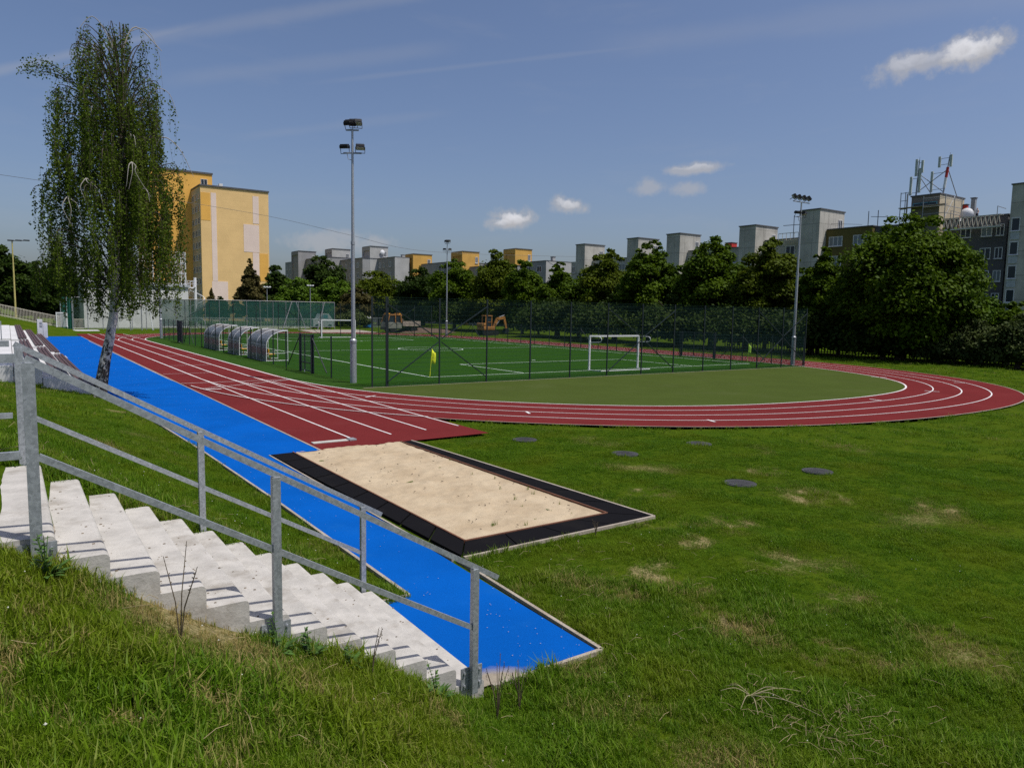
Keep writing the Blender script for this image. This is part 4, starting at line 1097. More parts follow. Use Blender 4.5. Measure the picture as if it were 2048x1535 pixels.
block('grey apartment block with the second grey tower from the left', 651.4, 665.5, 700.7, 497.5, 76.5, pf, g_, (700, 519), south=725, north=2, wincols=[(684.5, .8), (692, .8), (702, 1.5), (715.5, 1.5)], win_rows=3)
b11, q11 = block('grey apartment block with the tallest grey tower left of the ochre ones', 725.6, 741.7, 776, 492.5, 81, pf, g_, (775, 515.5), body_depth=4.2, south=789.5, north=2, side_m=pf, wincols=[(760, .8), (767.5, .8), (780, 1.5)], win_rows=3)
block('grey block with the leftmost ochre stair tower', 812, 828, 864, 508, 88, M['ochre_facade'], g_, (800, 533), south=905, north=14, wincols=[(796, 1.6), (804, 1.6), (880, 1.6), (892, 1.6)], win_rows=2)
block('grey block with the middle ochre stair tower', 903.8, 926.4, 958.6, 502.8, 92, M['ochre_facade'], g_, (975, 532), south=1010, north=1, wincols=[(970, 1.6), (985, 1.6)], win_rows=2)
block('grey block with the rightmost ochre tower and a pale gable', 1008.5, 1032.5, 1064, 497.5, 97, M['ochre_facade'], g_, (1075, 523), south=1092, north=2, side_m=pf, wincols=[(1079, 1.7), (1058, 1.5)], win_rows=3)
rw = M['raw_facade']
block('raw concrete block with the leftmost concrete stair tower', 1152.4, 1170, 1209.6, 488.4, 98, rw, rw, (1225, 518), south=1255, northpx=1143, wincols=[(1147.5, 1.2), (1232, 1.6), (1245, 1.6)], win_rows=3, recess=False)
block('raw concrete block with the second concrete tower from the left', 1255, 1277, 1318, 476, 98, rw, rw, (1325, 512), south=1334, north=1, wincols=[(1326, 1.2)], win_rows=2, recess=False)
block('raw concrete block with the middle concrete stair tower', 1334, 1360.5, 1401.5, 467, 98, rw, rw, (1440, 498), south=1480, north=1, wincols=[(1466, 1.6), (1450, 1.6)], win_rows=3, recess=False)
b4, q4 = block('raw concrete block with the tower left of the mast lamps', 1479.5, 1512, 1556, 450.6, 98, rw, rw, (1580, 478), south=1602, north=1, wincols=[(1582, 1.6)], win_rows=2, recess=False)
b3, q3 = block('block with tall concrete tower and olive brown facade behind the mast', 1602, 1641, 1690, 418, 98, rw, M['olive_facade'], (1690, 457), south=1745, north=1, fw=.28, wincols=[(1673, 2.1), (1722, 2.1)], win_rows=4, recess=False, curtain=1)
b2, q2 = block('slate grey block with antenna topped taupe tower behind the maple', 1824, 1880, 1929, 388, 98.5, M['taupe_facade'], M['slate_facade'], (1940, 436), south=2016, north=9, fw=.30, tower_win=False, wincols=[(1934, 1.25), (1976, 1.25), (2003, .9)], win_rows=4, recess=False, curtain=.35)
for k in range(3):
    y = q2[3]+(q2[4]-q2[3])*(.22+.28*k)
    o = window(b2, (q2[0]-.003, y, q2[5]-1.1), 'x', 1.1, .5, bars=0, frame=M['pane_blue'])
mb = MB(); mb.box((q2[0]+.0, q2[3]-.05, 0), (q2[2], q2[3]-.002, q2[5]-.05)); mb.build('sunlit_face_tint', M['beige_facade'], b2)  # paler sheet: sunlight on this side of the taupe tower put into colour
# right edge tower: its column of windows faces the pitch
b1 = thing('apartment_block', 'pale concrete tower with a column of windows cut by the right picture edge', 'apartment block', (97, 38, 0), BL)
Yl = onX(2016, 480, 97)[1]; zt = onX(2016, 371, 97)[2]
mb = MB(); mb.box((97, Yl-16, 0), (112, Yl, zt)); mb.build('body', M['raw_facade'], b1)
mb = MB(); mb.box((96.9, Yl-16.1, zt), (112.1, Yl+.1, zt+.15)); mb.build('roof_edge', M['roofing'], b1)
yw = onX(2029, 480, 97)[1]; ww = abs(onX(2020, 480, 97)[1]-onX(2038, 480, 97)[1])
for k in range(6):
    z = onX(2027, 449+k*47.5, 97)[2]
    window(b1, (97-.003, yw, z), 'x', ww, 1.55, bars=0)
    mb = MB(); mb.box((96.94, yw-ww/2, z-1.75), (96.997, yw+ww/2, z-.86)); mb.build('spandrel_panel', M['panel_white'], b1)

# --- scaffolding, platforms and antennas on the slate block
roofz = q2[6]; tX, tY0, tY1, tZ, tXr = q2[0], q2[3], q2[4], q2[5], q2[2]
sc_ = thing('scaffold', 'tube scaffolding wrapped round the antenna tower', 'scaffold', (tX-1, tY0-1, roofz))
mb = MB()
for x, y in [(tX-1.0, tY0-1.2), (tX+1.4, tY0-1.2), (tX+3.4, tY0-1.2), (tX-1.0, tY0+1.5)]: mb.tube([(x, y, roofz-1.2), (x, y, tZ-.2)], .05, 6)
for z in (roofz+.6, roofz+1.5, roofz+2.4, tZ-.5):
    mb.tube([(tX-1.0, tY0-1.2, z), (tX+3.4, tY0-1.2, z)], .04, 6); mb.tube([(tX-1.0, tY0-1.2, z), (tX-1.0, tY0+1.5, z)], .04, 6)
mb.tube([(tX-1.0, tY0-1.2, roofz), (tX+1.4, tY0-1.2, roofz+2.9)], .035, 6); mb.build('front_frame', M['grey_metal'], sc_)
mb = MB()
sy = onX(1800, 420, tX-.4)[1]
for x, y in [(tX-.4, tY1+.3), (tX-.4, (tY1+sy)/2), (tX-.4, sy), (tX+1.2, sy)]: mb.tube([(x, y, roofz-.4), (x, y, roofz+3.8)], .05, 6)
for z in (roofz+1.6, roofz+2.7, roofz+3.7): mb.tube([(tX-.4, tY1+.4, z), (tX-.4, sy, z)], .04, 6)
mb.build('rear_frame', M['grey_metal'], sc_)
mb = MB(); mb.box((tX-.9, tY0-1.1, roofz+1.68), (tX-.05, sy, roofz+1.76)); mb.build('deck', M['rust'], sc_)

def antenna(label, px, ptop, depth, red):
    c = onX(px, 390, depth); top = onX(px+6, ptop, depth)
    z0 = tZ+.1; a = thing('antenna_mast', label, 'antenna', (depth, c[1], z0), 'antenna masts on the tower roof')
    y = c[1]; zt_ = top[2]
    def pt(t): return (depth, y-.5*t*(1 if red else .3), z0+(zt_-z0)*t)
    mb = MB(); mb.tube([pt(0), pt(.5)], .10, 8); mb.tube([pt(.5), pt(.97)], .07, 8); mb.tube([pt(.97), pt(1.05)], .02, 6); mb.build('mast_pole', M['grey_metal'], a)
    if red:
        mb = MB(); mb.tube([pt(.42), pt(.68)], .17, 10); mb.build('red_band', M['red_paint'], a)
        mb = MB(); mb.tube([pt(.15), pt(.42)], .16, 10); mb.build('white_band', M['white_paint'], a)
    for dy, t0, t1 in ([(-.35, .68, .99), (1.05, .70, .98), (1.55, .08, .62)] if red else [(.25, .55, 1.0), (-.35, .1, .75), (.75, .05, .55), (-.5, .62, .95)]):
        p0, p1 = pt(t0), pt(t1)
        mb = MB(); mb.bbox((depth-.13, p0[1]+dy-.15, p0[2]), (depth+.05, p0[1]+dy+.15, p1[2]), .03); mb.build('antenna_panel', M['antenna'], a)
        mb = MB()
        for t in (t0+.06, t1-.06): q = pt(t); mb.bar((depth, q[1], q[2]), (depth, p0[1]+dy, q[2]), .05, .05)
        mb.build('panel_arm', M['grey_metal'], a)
    return a, pt
a1, f1 = antenna('antenna mast with bundled grey panels on the tower, left one', 1832, 318, tX+.6, False)
a2, f2 = antenna('red and white antenna mast on the tower, right one', 1886, 310, tX+.9, True)
mb = MB()
for p, q in ((f1(.62), f2(.05)), (f1(.1), f2(.62)), (f1(.6), (tX+1.5, (f1(0)[1]+f2(0)[1])/2, tZ+.16)), (f2(.66), (tXr-.8, tY0+.5, tZ+.16))): mb.tube([p, q], .05, 6)
mb.build('stay_brace', M['grey_metal'], a2)

gd = thing('suspended_platform', 'white lattice work platform hung below the roof edge of the slate block', 'work platform', (97.5, 48, 15))
Xg = q2[1]-.9; ya, yb = onX(1892, 452, Xg)[1], onX(2006, 445, Xg)[1]; zg = onX(1950, 456, Xg)[2]
mb = MB()
for z in (zg, zg+1.35): 
    for dx in (0, .7): mb.bar((Xg-dx, ya, z), (Xg-dx, yb, z), .09, .09)
n = 13
for i in range(n):
    u0, u1 = ya+(yb-ya)*i/n, ya+(yb-ya)*(i+1)/n
    mb.bar((Xg-.7, u0, zg), (Xg-.7, (u0+u1)/2, zg+1.35), .08, .08); mb.bar((Xg-.7, (u0+u1)/2, zg+1.35), (Xg-.7, u1, zg), .08, .08)
mb.build('lattice_frame', M['cream'], gd)
mb = MB(); mb.box((Xg-.75, min(ya, yb), zg-.12), (Xg+.05, max(ya, yb), zg-.05)); mb.build('deck', M['white_paint'], gd)
mb = MB()
for y in (ya+.6*(1 if yb > ya else -1), yb-.6*(1 if yb > ya else -1)): mb.tube([(Xg-.3, y, zg+1.3), (Xg-.3, y, roofz+1.0), (Xg+2, y, roofz+.9)], .04, 6)
mb.build('hanger', M['grey_metal'], gd)
gd2 = thing('suspended_platform', 'short work platform with davit at the roof left of the tall concrete tower', 'work platform', (97, 68, 14))
Xg = q4[1]-.6; ya, yb = onX(1561, 478, Xg)[1], onX(1600, 478, Xg)[1]; zg = onX(1580, 481, Xg)[2]
mb = MB()
for z in (zg, zg+1.1): mb.bar((Xg-.5, ya, z), (Xg-.5, yb, z), .08, .08)
for i in range(6): u = ya+(yb-ya)*i/5; mb.bar((Xg-.5, u, zg), (Xg-.5, u, zg+1.1), .05, .05)
mb.box((Xg-.55, min(ya, yb), zg-.1), (Xg+.1, max(ya, yb), zg-.04)); mb.build('lattice_frame', M['cream'], gd2)
mb = MB(); ym = (ya*.55+yb*.45); mb.tube([(Xg+1, ym, zg), (Xg+1, ym, zg+3.9)], .05, 6); mb.tube([(Xg+1, ya+.3, zg+2.5), (Xg+1, yb-1.5, zg+2.4)], .05, 6); mb.build('davit', M['anthracite'], gd2)
dv = thing('roof_davit', 'pair of dark posts with cables on the olive brown block roof', 'roof davit', (101, 56, 16))
mb = MB(); Xd = q3[1]+1.2; zr3 = q3[6]
for px in (1736, 1755): y = onX(px, 450, Xd)[1]; mb.tube([(Xd, y, zr3), (Xd, y, zr3+2.3)], .05, 6)
y0, y1 = onX(1741, 450, Xd)[1], onX(1805, 440, Xd)[1]; mb.tube([(Xd, y0, zr3+1.5), (Xd, y1, zr3+1.0)], .04, 6)
y0, y1 = onX(1655, 450, Xd)[1], onX(1725, 440, Xd)[1]; mb.tube([(Xd, y0, zr3+1.1), (Xd, y1, zr3+.5)], .025, 6)
mb.build('posts', M['anthracite'], dv)
# roof things
def roofbox(name, label, cat, px, py, X, w, h, m, z0):
    c = onX(px, py, X); t = thing(name, label, cat, (X, c[1], z0))
    mb = MB(); mb.bbox((X-w/2, c[1]-w/2, z0), (X+w/2, c[1]+w/2, z0+h), .03); mb.build('shaft', m, t)
    mb = MB(); mb.bbox((X-w/2-.08, c[1]-w/2-.08, z0+h+.003), (X+w/2+.08, c[1]+w/2+.08, z0+h+.12), .02); mb.build('cap', M['roofing'], t)
roofbox('chimney', 'grey vent pipe on the slate block roof', 'chimney', 1947, 412, 104, .5, 2.9, M['grey_metal'], roofz)
roofbox('chimney', 'small red chimney beside the antenna tower', 'chimney', 1931, 418, 105, .5, 2.3, M['red_paint'], roofz)
roofbox('chimney', 'small chimney on the roof left of the middle ochre tower', 'chimney', 806, 512, 92, .9, 1.0, M['pale_facade'], onX(806, 516, 92)[2]-.2)
roofbox('chimney', 'small chimney on the pale gable block roof', 'chimney', 1106, 522, 104, .8, 1.2, M['pale_facade'], onX(1106, 524, 104)[2]-.1)
roofbox('chimney', 'dark red chimney on the roof right of the middle concrete tower', 'chimney', 1462, 494, 103, 1.4, .7, M['red_paint'], q4[6]-.3)
dsh = thing('satellite_dish', 'large white dish on the slate block roof', 'satellite dish', (103, 50, roofz))
c = onX(1936, 430, 103)
mb = MB(); rings = []
for i in range(6):
    a = i/5*1.1
    for k in range(16): q = 2*PI*k/16; mb.v.append(Vector((103-math.cos(a)*.9, c[1]+1.0*math.sin(a)*math.cos(q), roofz+.75+.95*math.sin(a)*math.sin(q))))
for i in range(5):
    for k in range(16): mb.f.append([i*16+k, i*16+(k+1) % 16, (i+1)*16+(k+1) % 16, (i+1)*16+k]); mb.m.append(0)
mb.build('reflector', M['white_paint'], dsh, smooth=True)
mb = MB(); mb.tube([(103, c[1], roofz), (102.6, c[1], roofz+1.1)], .08, 8); mb.build('stand', M['grey_metal'], dsh)
for lab, px, py, X, Yt in (('small white dish beside the window of the tallest grey tower', 765, 504.5, None, q11[3]), ):
    c = onY(px, py, Yt-.35); t = thing('satellite_dish', lab, 'satellite dish', tuple(c))
    mb = MB()
    for i in range(4):
        a = i/3*.9
        for k in range(12): q = 2*PI*k/12; mb.v.append(Vector((c[0]+.85*math.sin(a)*math.cos(q), Yt-.1-.5*math.cos(a)+.1, c[2]+.85*math.sin(a)*math.sin(q))))
    for i in range(3):
        for k in range(12): mb.f.append([i*12+k, i*12+(k+1) % 12, (i+1)*12+(k+1) % 12, (i+1)*12+k]); mb.m.append(0)
    mb.tube([(c[0], Yt-.45, c[2]), (c[0], Yt, c[2])], .05, 6); mb.build('reflector', M['white_paint'], t, smooth=True)

# --- people working on the roof (tiny)
def person(label, base, rz, top_m):
    t = thing('person', label, 'person', tuple(base))
    me = bpy.data.meshes.new('body'); B = Vector(base)
    J = {'pel': (0, 0, .95, .14), 'chest': (0, 0, 1.32, .17), 'neck': (0, 0, 1.5, .06), 'head': (0, 0, 1.64, .10), 'top': (0, 0, 1.74, .07),
         'lh': (.09, 0, .88, .10), 'lk': (.10, .05, .5, .07), 'lf': (.10, 0, .06, .05), 'rh': (-.09, 0, .88, .10), 'rk': (-.10, -.02, .5, .07), 'rf': (-.10, -.05, .06, .05),
         'ls': (.2, 0, 1.40, .07), 'le': (.27, .05, 1.12, .05), 'lw': (.25, .22, .95, .035), 'rs': (-.2, 0, 1.40, .07), 're': (-.28, .04, 1.12, .05), 'rw': (-.24, .24, .98, .035)}
    E = [('pel','chest'),('chest','neck'),('neck','head'),('head','top'),('pel','lh'),('lh','lk'),('lk','lf'),('pel','rh'),('rh','rk'),('rk','rf'),('chest','ls'),('ls','le'),('le','lw'),('chest','rs'),('rs','re'),('re','rw')]
    ks = list(J); rot = Matrix.Rotation(rz, 3, 'Z')
    me.from_pydata([rot @ Vector(J[k][:3]) for k in ks], [(ks.index(a), ks.index(b)) for a, b in E], [])
    o = bpy.data.objects.new('body', me); COL.objects.link(o); o.parent = t
    sm = o.modifiers.new('skin', 'SKIN')
    for i, k in enumerate(ks): me.skin_vertices[0].data[i].radius = (J[k][3], J[k][3])
    me.skin_vertices[0].data[0].use_root = True
    o.modifiers.new('sub', 'SUBSURF').render_levels = 1
    me.materials.append(M['skin'])
    for nm, z0, z1, r0, r1, m in (('shirt', .98, 1.46, .185, .20, top_m), ('trousers', .62, 1.0, .18, .175, M['dark_cloth'])):
        mb = MB(t.location); mb.tube([(base[0], base[1], base[2]+z0), (base[0], base[1], base[2]+(z0+z1)/2), (base[0], base[1], base[2]+z1)], [r0, (r0+r1)/2, r1], 12); mb.build(nm, m, t, smooth=True)
    return t
c = onX(1919, 440, q2[1]-1.2); person('person in a white top standing on the suspended platform', (q2[1]-1.25, c[1], onX(1950, 456, q2[1]-.9)[2]-.04), .4, M['white_cloth'])
c = onX(1954, 425, 104.5); person('person in a white shirt on the roof beside the dish', (104.5, c[1], roofz+.02), 1.2, M['white_cloth'])

# --- tall yellow block on the left
YB = 181.0
xb0, xb1 = onY(400, 372, YB)[0], onY(536.5, 383, YB)[0]; zb = onY(400, 371, YB)[2]
yb_ = thing('tower_block', 'tall yellow clad tower block with pale stripes on its gable', 'tower block', (xb0, YB, 0))
mb = MB(); mb.box((xb0, YB, 0), (xb1, YB+9.5, zb)); mb.build('gable_body', M['brick_yellow'], yb_)
def clad(rects, m, name):
    for x0, x1, y0, y1 in rects:
        mb = MB(); a = onY(x0, y0, YB); b = onY(x1, y1, YB); mb.box((a[0], YB-.04, min(a[2], b[2])), (b[0], YB-.003, max(a[2], b[2])))
        mb.build(name, m, yb_)
clad([(401, 421, 384, 441), (519.5, 537, 507, 563)], M['brick_gold'], 'gold_panel')
clad([(421.5, 436, 385, 562), (424, 458, 562, 660), (505, 518, 392, 448), (487, 519, 448, 505), (505.5, 519, 505, 560)], M['brick_pink'], 'pale_panel')
mb = MB(); mb.box((xb0-.15, YB-.2, zb), (xb1+.15, YB+9.6, zb+.35)); mb.build('roof_edge', M['roofing'], yb_)
for r in range(10):
    for k in range(3):
        window(yb_, (xb0-.056, YB+1.6+k*3.0, zb-2.2-2.8*r), 'x', 1.7, 1.5, curtain=(r+k) % 3 == 0)
mb = MB(); mb.box((xb0-.05, YB+.6, 0), (xb0-.003, YB+9.4, zb-.3)); mb.build('window_band', M['beige_facade'], yb_)
YB2 = YB+9.52; x2a = onY(300, 345, YB2)[0]; x2b = onY(424, 349, YB2)[0]; z2 = onY(395, 346.5, YB2)[2]
mb = MB(); mb.box((x2a, YB2, 0), (x2b, YB2+22, z2)); mb.build('main_body', M['brick_gold'], yb_)
mb = MB(); mb.box((x2a-.15, YB2-.2, z2), (x2b+.15, YB2+22, z2+.4)); mb.build('roof_edge', M['roofing'], yb_)
c = onY(408, 364, YB2); window(yb_, (c[0], YB2-.003, c[2]), 'y', 1.5, 1.4)
mb = MB(); c = onY(441, 371, YB+4); mb.bbox((c[0]-.4, YB+3.6, zb+.3), (c[0]+.4, YB+4.4, zb+1.5), .03); mb.tube([(c[0]-.7, YB+4, zb+.3), (c[0]-.7, YB+4, zb+1.2)], .1, 8); mb.build('chimney', M['gym'], yb_)

# --- gym with caged roof court and spiral stair
GYY = 124.0
gx0, gx1 = onY(167, 600, GYY)[0], onY(377, 600, GYY)[0]; gz1 = onY(270, 571, GYY)[2]
gym = thing('sports_hall', 'pale rendered flat roofed hall with a white ball cage on its roof', 'building', (gx0, GYY, 0))
xl = onY(145, 600, GYY+9)[0]
mb = MB(); mb.add([(gx0, GYY, 0), (gx1, GYY, 0), (gx1+1, GYY+12, 0), (xl, GYY+12, 0), (gx0, GYY, gz1), (gx1, GYY, gz1), (gx1+1, GYY+12, gz1), (xl, GYY+12, gz1)],
                  [(0,1,5,4),(1,2,6,5),(2,3,7,6),(3,0,4,7),(4,5,6,7)]); mb.build('wall', M['gym'], gym)
mb = MB(); mb.box((gx0-.2, GYY-.25, gz1+.003), (gx1+.2, GYY+.3, gz1+.35)); mb.box((gx0-.2, GYY+.3, gz1+.003), (gx1+.2, GYY+12, gz1+.2)); mb.build('coping', M['panel_white'], gym)
mb = MB(); zc = onY(360, 504, GYY)[2]
xs = np.linspace(gx0+.1, onY(371, 530, GYY)[0], 22)
for x in xs: mb.bar((x, GYY+.15, gz1+.3), (x, GYY+.15, zc), .05, .05)
for x in xs[::7]: mb.bar((x, GYY+.1, gz1+.3), (x, GYY+.1, zc), .14, .14)
for y in np.linspace(GYY+1, GYY+11, 9): mb.bar((xs[-1], y, gz1+.3), (xs[-1], y, zc), .06, .06)
for z in np.linspace(gz1+.5, zc, 4): mb.bar((xs[0], GYY+.15, z), (xs[-1], GYY+.15, z), .07, .07); mb.bar((xs[-1], GYY+.15, z), (xs[-1], GYY+11, z), .07, .07)
mb.build('ball_cage', M['white_paint'], gym)
sp_ = thing('spiral_stair', 'white spiral stair at the right end of the pale hall', 'stair', (gx1+1.3, GYY+1.5, 0))
cx, cy = onY(391, 600, GYY+1.5)[0], GYY+1.5
mb = MB(); mb.tube([(cx, cy, 0), (cx, cy, gz1+1.6)], .22, 12); mb.build('centre_column', M['white_paint'], sp_)
mb = MB(); hl = []
for i in range(34):
    a = i*.32; z = gz1*i/33; a2 = a+.34
    mb.add([(cx+.15*math.cos(a), cy+.15*math.sin(a), z), (cx+1.35*math.cos(a), cy+1.35*math.sin(a), z), (cx+1.35*math.cos(a2), cy+1.35*math.sin(a2), z), (cx+.15*math.cos(a2), cy+.15*math.sin(a2), z),
            (cx+.15*math.cos(a), cy+.15*math.sin(a), z+.06), (cx+1.35*math.cos(a), cy+1.35*math.sin(a), z+.06), (cx+1.35*math.cos(a2), cy+1.35*math.sin(a2), z+.06), (cx+.15*math.cos(a2), cy+.15*math.sin(a2), z+.06)],
           [(0,3,2,1),(4,5,6,7),(0,1,5,4),(1,2,6,5),(2,3,7,6),(3,0,4,7)])
    hl.append((cx+1.35*math.cos(a), cy+1.35*math.sin(a), z+1.0))
mb.build('treads', M['white_paint'], sp_)
mb = MB(); mb.tube(hl, .05, 6)
for i in range(0, 34, 2): mb.tube([hl[i], (hl[i][0], hl[i][1], hl[i][2]-1)], .025, 5)
mb.build('spiral_railing', M['white_paint'], sp_)
mb = MB(); mb.box((gx1, cy-.6, gz1-.1), (cx, cy+.6, gz1+.05))
for z in (gz1+.55, gz1+1.05): mb.bar((gx1, cy-.6, z), (cx+.2, cy-.6, z), .05, .05)
for x in np.linspace(gx1+.1, cx, 4): mb.bar((x, cy-.6, gz1), (x, cy-.6, gz1+1.05), .05, .05)
mb.build('bridge', M['white_paint'], sp_)

# --- courts behind the bend
CY = 113.5
def zof(px, py, Y): return onY(px, py, Y)[2]
cf = thing('court_fence', 'green netted court fence with grey posts left of the near mast', 'fence', (20, CY, 0))
xA, xB = onY(322, 640, CY)[0], onY(669, 640, CY)[0]; zt = zof(500, 601, CY)
mb = MB(); mb.box((xA, CY-.01, .45), (xB, CY+.01, zt)); mb.build('windscreen_net', M['green_net'], cf)
n = 13
for i in range(n+1):
    x = xA+(xB-xA)*i/n; mb = MB(); mb.tube([(x, CY-.05, 0), (x, CY-.05, zt+.05)], .04, 6); mb.build('post', M['grey_metal'], cf)
mb = MB()
for z in (.5, zt): mb.tube([(xA, CY-.05, z), (xB, CY-.05, z)], .03, 6)
for pa, pb in ((583, 560), (591, 607), (648, 630)):
    mb.bar((onY(pa, 605, CY)[0], CY-.2, zt), (onY(pb, 650, CY)[0], CY-1.2, 0), .09, .09)
mb.build('stay', M['grey_metal'], cf)
cf2 = thing('court_fence', 'bare grey post court fence in front of the pale hall', 'fence', (12, CY, 0))
xA2, xB2 = onY(145, 640, CY)[0], xA-.1; zt2 = zof(200, 595, CY)
for i in range(7):
    x = xA2+(xB2-xA2)*i/6; mb = MB(); mb.tube([(x, CY, 0), (x, CY, zt2)], .05, 6); mb.build('post', M['grey_metal'], cf2)
mb = MB()
for z in (.2, zt2): mb.tube([(xA2, CY, z), (xB2, CY, z)], .03, 6)
mb.build('rail', M['grey_metal'], cf2)
mb = MB(); mb.box((xA2, CY+.05, .2), (xB2, CY+.06, zt2)); mb.build('ball_net', M['faint_net'], cf2)
cu = thing('green_curtain', 'opaque emerald windscreen sheet on posts left of the pale hall', 'windscreen', (5, CY+1, 0))
xa, xb = onY(121, 620, CY)[0], onY(146, 620, CY)[0]; z1 = zof(130, 594, CY)
mb = MB(); n = 14
for i in range(n):
    u, v = xa+(xb-xa)*i/n, xa+(xb-xa)*(i+1)/n; d0, d1 = .1*math.sin(i*1.7), .1*math.sin((i+1)*1.7)
    mb.add([(u, CY+.3+d0, .1), (v, CY+.3+d1, .1), (v, CY+.3+d1, z1), (u, CY+.3+d0, z1)], [(0, 1, 2, 3)])
o = mb.build('sheet', M['green_sheet'], cu); so = o.modifiers.new('t', 'SOLIDIFY'); so.thickness = .02
for x in (xa, (xa+xb)/2, xb): mb = MB(); mb.tube([(x, CY+.15, 0), (x, CY+.15, z1+.1)], .05, 6); mb.build('post', M['grey_metal'], cu)
# basketball boards
for lab, px in (('basketball board on a pole right of the birch trunk', 258), ('basketball board on a pole farther right of the birch trunk', 281)):
    Y = 110; c = onY(px, 606, Y); t = thing('basketball_hoop', lab, 'basketball hoop', (c[0], Y, 0), 'basketball hoops on the court')
    w = 7.5*mpp((c[0], Y, 3)); mb = MB(); mb.bbox((c[0]-w, Y-.03, c[2]-w*.8), (c[0]+w, Y+.03, c[2]+w*.8), .01); mb.build('backboard', M['white_paint'], t)
    mb = MB(); mb.tube([(c[0]+.2, Y+.9, 0), (c[0]+.2, Y+.9, c[2]-.3), (c[0], Y+.05, c[2]-.1)], .07, 8); mb.build('pole', M['grey_metal'], t)
    mb = MB(); mb.tube([(c[0]+.22*math.cos(a), Y-.27+.22*math.sin(a), c[2]-w*.5) for a in np.linspace(0, 2*PI, 13)], .015, 5); mb.build('ring', M['red_paint'], t)
    mb = MB()
    for a, b, cc, d in ((-w, w, -w*.8, -w*.8+.05), (-w, w, w*.8-.05, w*.8), (-w, -w+.05, -w*.8, w*.8), (w-.05, w, -w*.8, w*.8)): mb.box((c[0]+a, Y-.036, c[2]+cc), (c[0]+b, Y-.0305, c[2]+d))
    mb.build('board_border', M['black'], t)
c = onZ(306, 660); t = thing('white_pole', 'slim white pole on the grass in front of the pale hall', 'pole', tuple(c)); mb = MB(); mb.tube([tuple(c), (c[0]-.4, c[1], 3.2)], .06, 8); mb.build('shaft', M['white_paint'], t)
mb = MB(); mb.tube([tuple(c), (c[0], c[1], .12)], .16, 10); mb.build('foot', M['grey_metal'], t)
# small white goal cage on the bank
c0, c1 = onY(113, 655, 108), onY(134, 655, 108); zg0 = terr(c0[0], 108)
hg = thing('handball_goal', 'small white netted goal beside the emerald sheet', 'goal', (c0[0], 108, zg0)); h = zof(122, 625, 108)
mb = MB()
for y, z in ((108, h), (107.0, h*.98)):
    for x in (c0[0], c1[0]): mb.bar((x, y, zg0), (x, y, z), .08, .08)
    mb.bar((c0[0], y, z), (c1[0], y, z), .08, .08)
for x in (c0[0], c1[0]): mb.bar((x, 107, h*.98), (x, 108, h), .06, .06); mb.bar((x, 106.6, zg0+.05), (x, 108, zg0+.05), .08, .08)
mb.build('frame', M['white_paint'], hg)
mb = MB(); mb.box((c0[0], 108.02, zg0), (c1[0], 108.03, h)); mb.box((c0[0]-.03, 107, zg0), (c0[0]-.02, 108, h)); mb.build('net', M['white_net'], hg)
# picket fences
def picket(label, pts, h, step, m):
    f = thing('picket_fence', label, 'fence', (pts[0][0], pts[0][1], pts[0][2]), 'pale picket fences beyond the track')
    rails = MB(); pk = MB()
    for a, b in zip(pts[:-1], pts[1:]):
        a, b = Vector(a), Vector(b); L = (b-a).length; n = int(L/step)
        rails.bar(a+Vector((0, 0, h*.95)), b+Vector((0, 0, h*.95)), .05, .06); rails.bar(a+Vector((0, 0, .15)), b+Vector((0, 0, .15)), .05, .06)
        for i in range(n): q = a+(b-a)*(i/n); pk.bar(q, q+Vector((0, 0, h)), .05, .045)
    rails.build('rail', m, f); pk.build('pickets', m, f); return f
def gp(px, D):
    q = atD(px, 640, D); return (q[0], q[1], terr(q[0], q[1]))
picket('cream picket fence climbing the grass bank at the far left', [gp(-40, 104), gp(0, 105), gp(30, 106), gp(62, 107), gp(120, 109)], 1.45, .17, M['cream'])
picket('cream picket fence stub left of the pale hall', [gp(146, 117), gp(168, 118)], 1.45, .17, M['cream'])
pY = 119.5
q0, q1 = onY(378, 640, pY), onY(620, 640, pY); picket('long pale picket fence behind the green court net', [(q0[0], pY, 0), (q1[0], pY, 0)], 1.75, .24, M['white_paint'])
q0, q1 = onY(742, 640, 128), onY(785, 640, 128); picket('grey picket fence beside the blue toilet', [(q0[0], 128, 0), (q1[0], 128, 0)], 1.9, .22, M['grey_metal'])
# dark boundary fence under the trees
bf = thing('boundary_fence', 'dark wooden boundary fence under the shrubs on the right', 'fence', (60, 20, 0))
mb = MB(); pk = MB()
A, B = Vector((59.6, 48, 0)), Vector((63.5, 12, 0)); n = 130
for i in range(n): q = A+(B-A)*(i/n); pk.bar(q, q+Vector((0, 0, 1.5)), .09, .03)
for z in (.35, 1.2): mb.bar(A+Vector((.05, 0, z)), B+Vector((.05, 0, z)), .04, .08)
pk.build('pickets', M['bark'], bf); mb.build('rail', M['bark'], bf)
# small court lamps
for lab, px, tp in (('thin court lamp post behind the green net, left one', 535, 575), ('thin court lamp post behind the green net, right one', 621, 572)):
    c = onY(px, 640, 124); z = zof(px, tp, 124); t = thing('lamp_post', lab, 'lamp post', (c[0], 124, 0), 'court lamp posts')
    mb = MB(); mb.tube([(c[0], 124, 0), (c[0], 124, z)], [.09, .05], 8); mb.build('pole', M['grey_metal'], t)
    mb = MB(); mb.bar((c[0]-.5, 124, z), (c[0]+.5, 124, z), .05, .05)
    for s in (-.45, 0, .45): mb.bbox((c[0]+s-.16, 123.8, z+.02), (c[0]+s+.16, 124.1, z+.2), .02)
    mb.build('lamp_head', M['white_paint'], t)
c = atD(28, 560, 118); z = atD(30, 481, 118)[2]; t = thing('street_lamp', 'pale yellow double armed street lamp above the left trees', 'street lamp', (c[0], c[1], terr(c[0], c[1])))
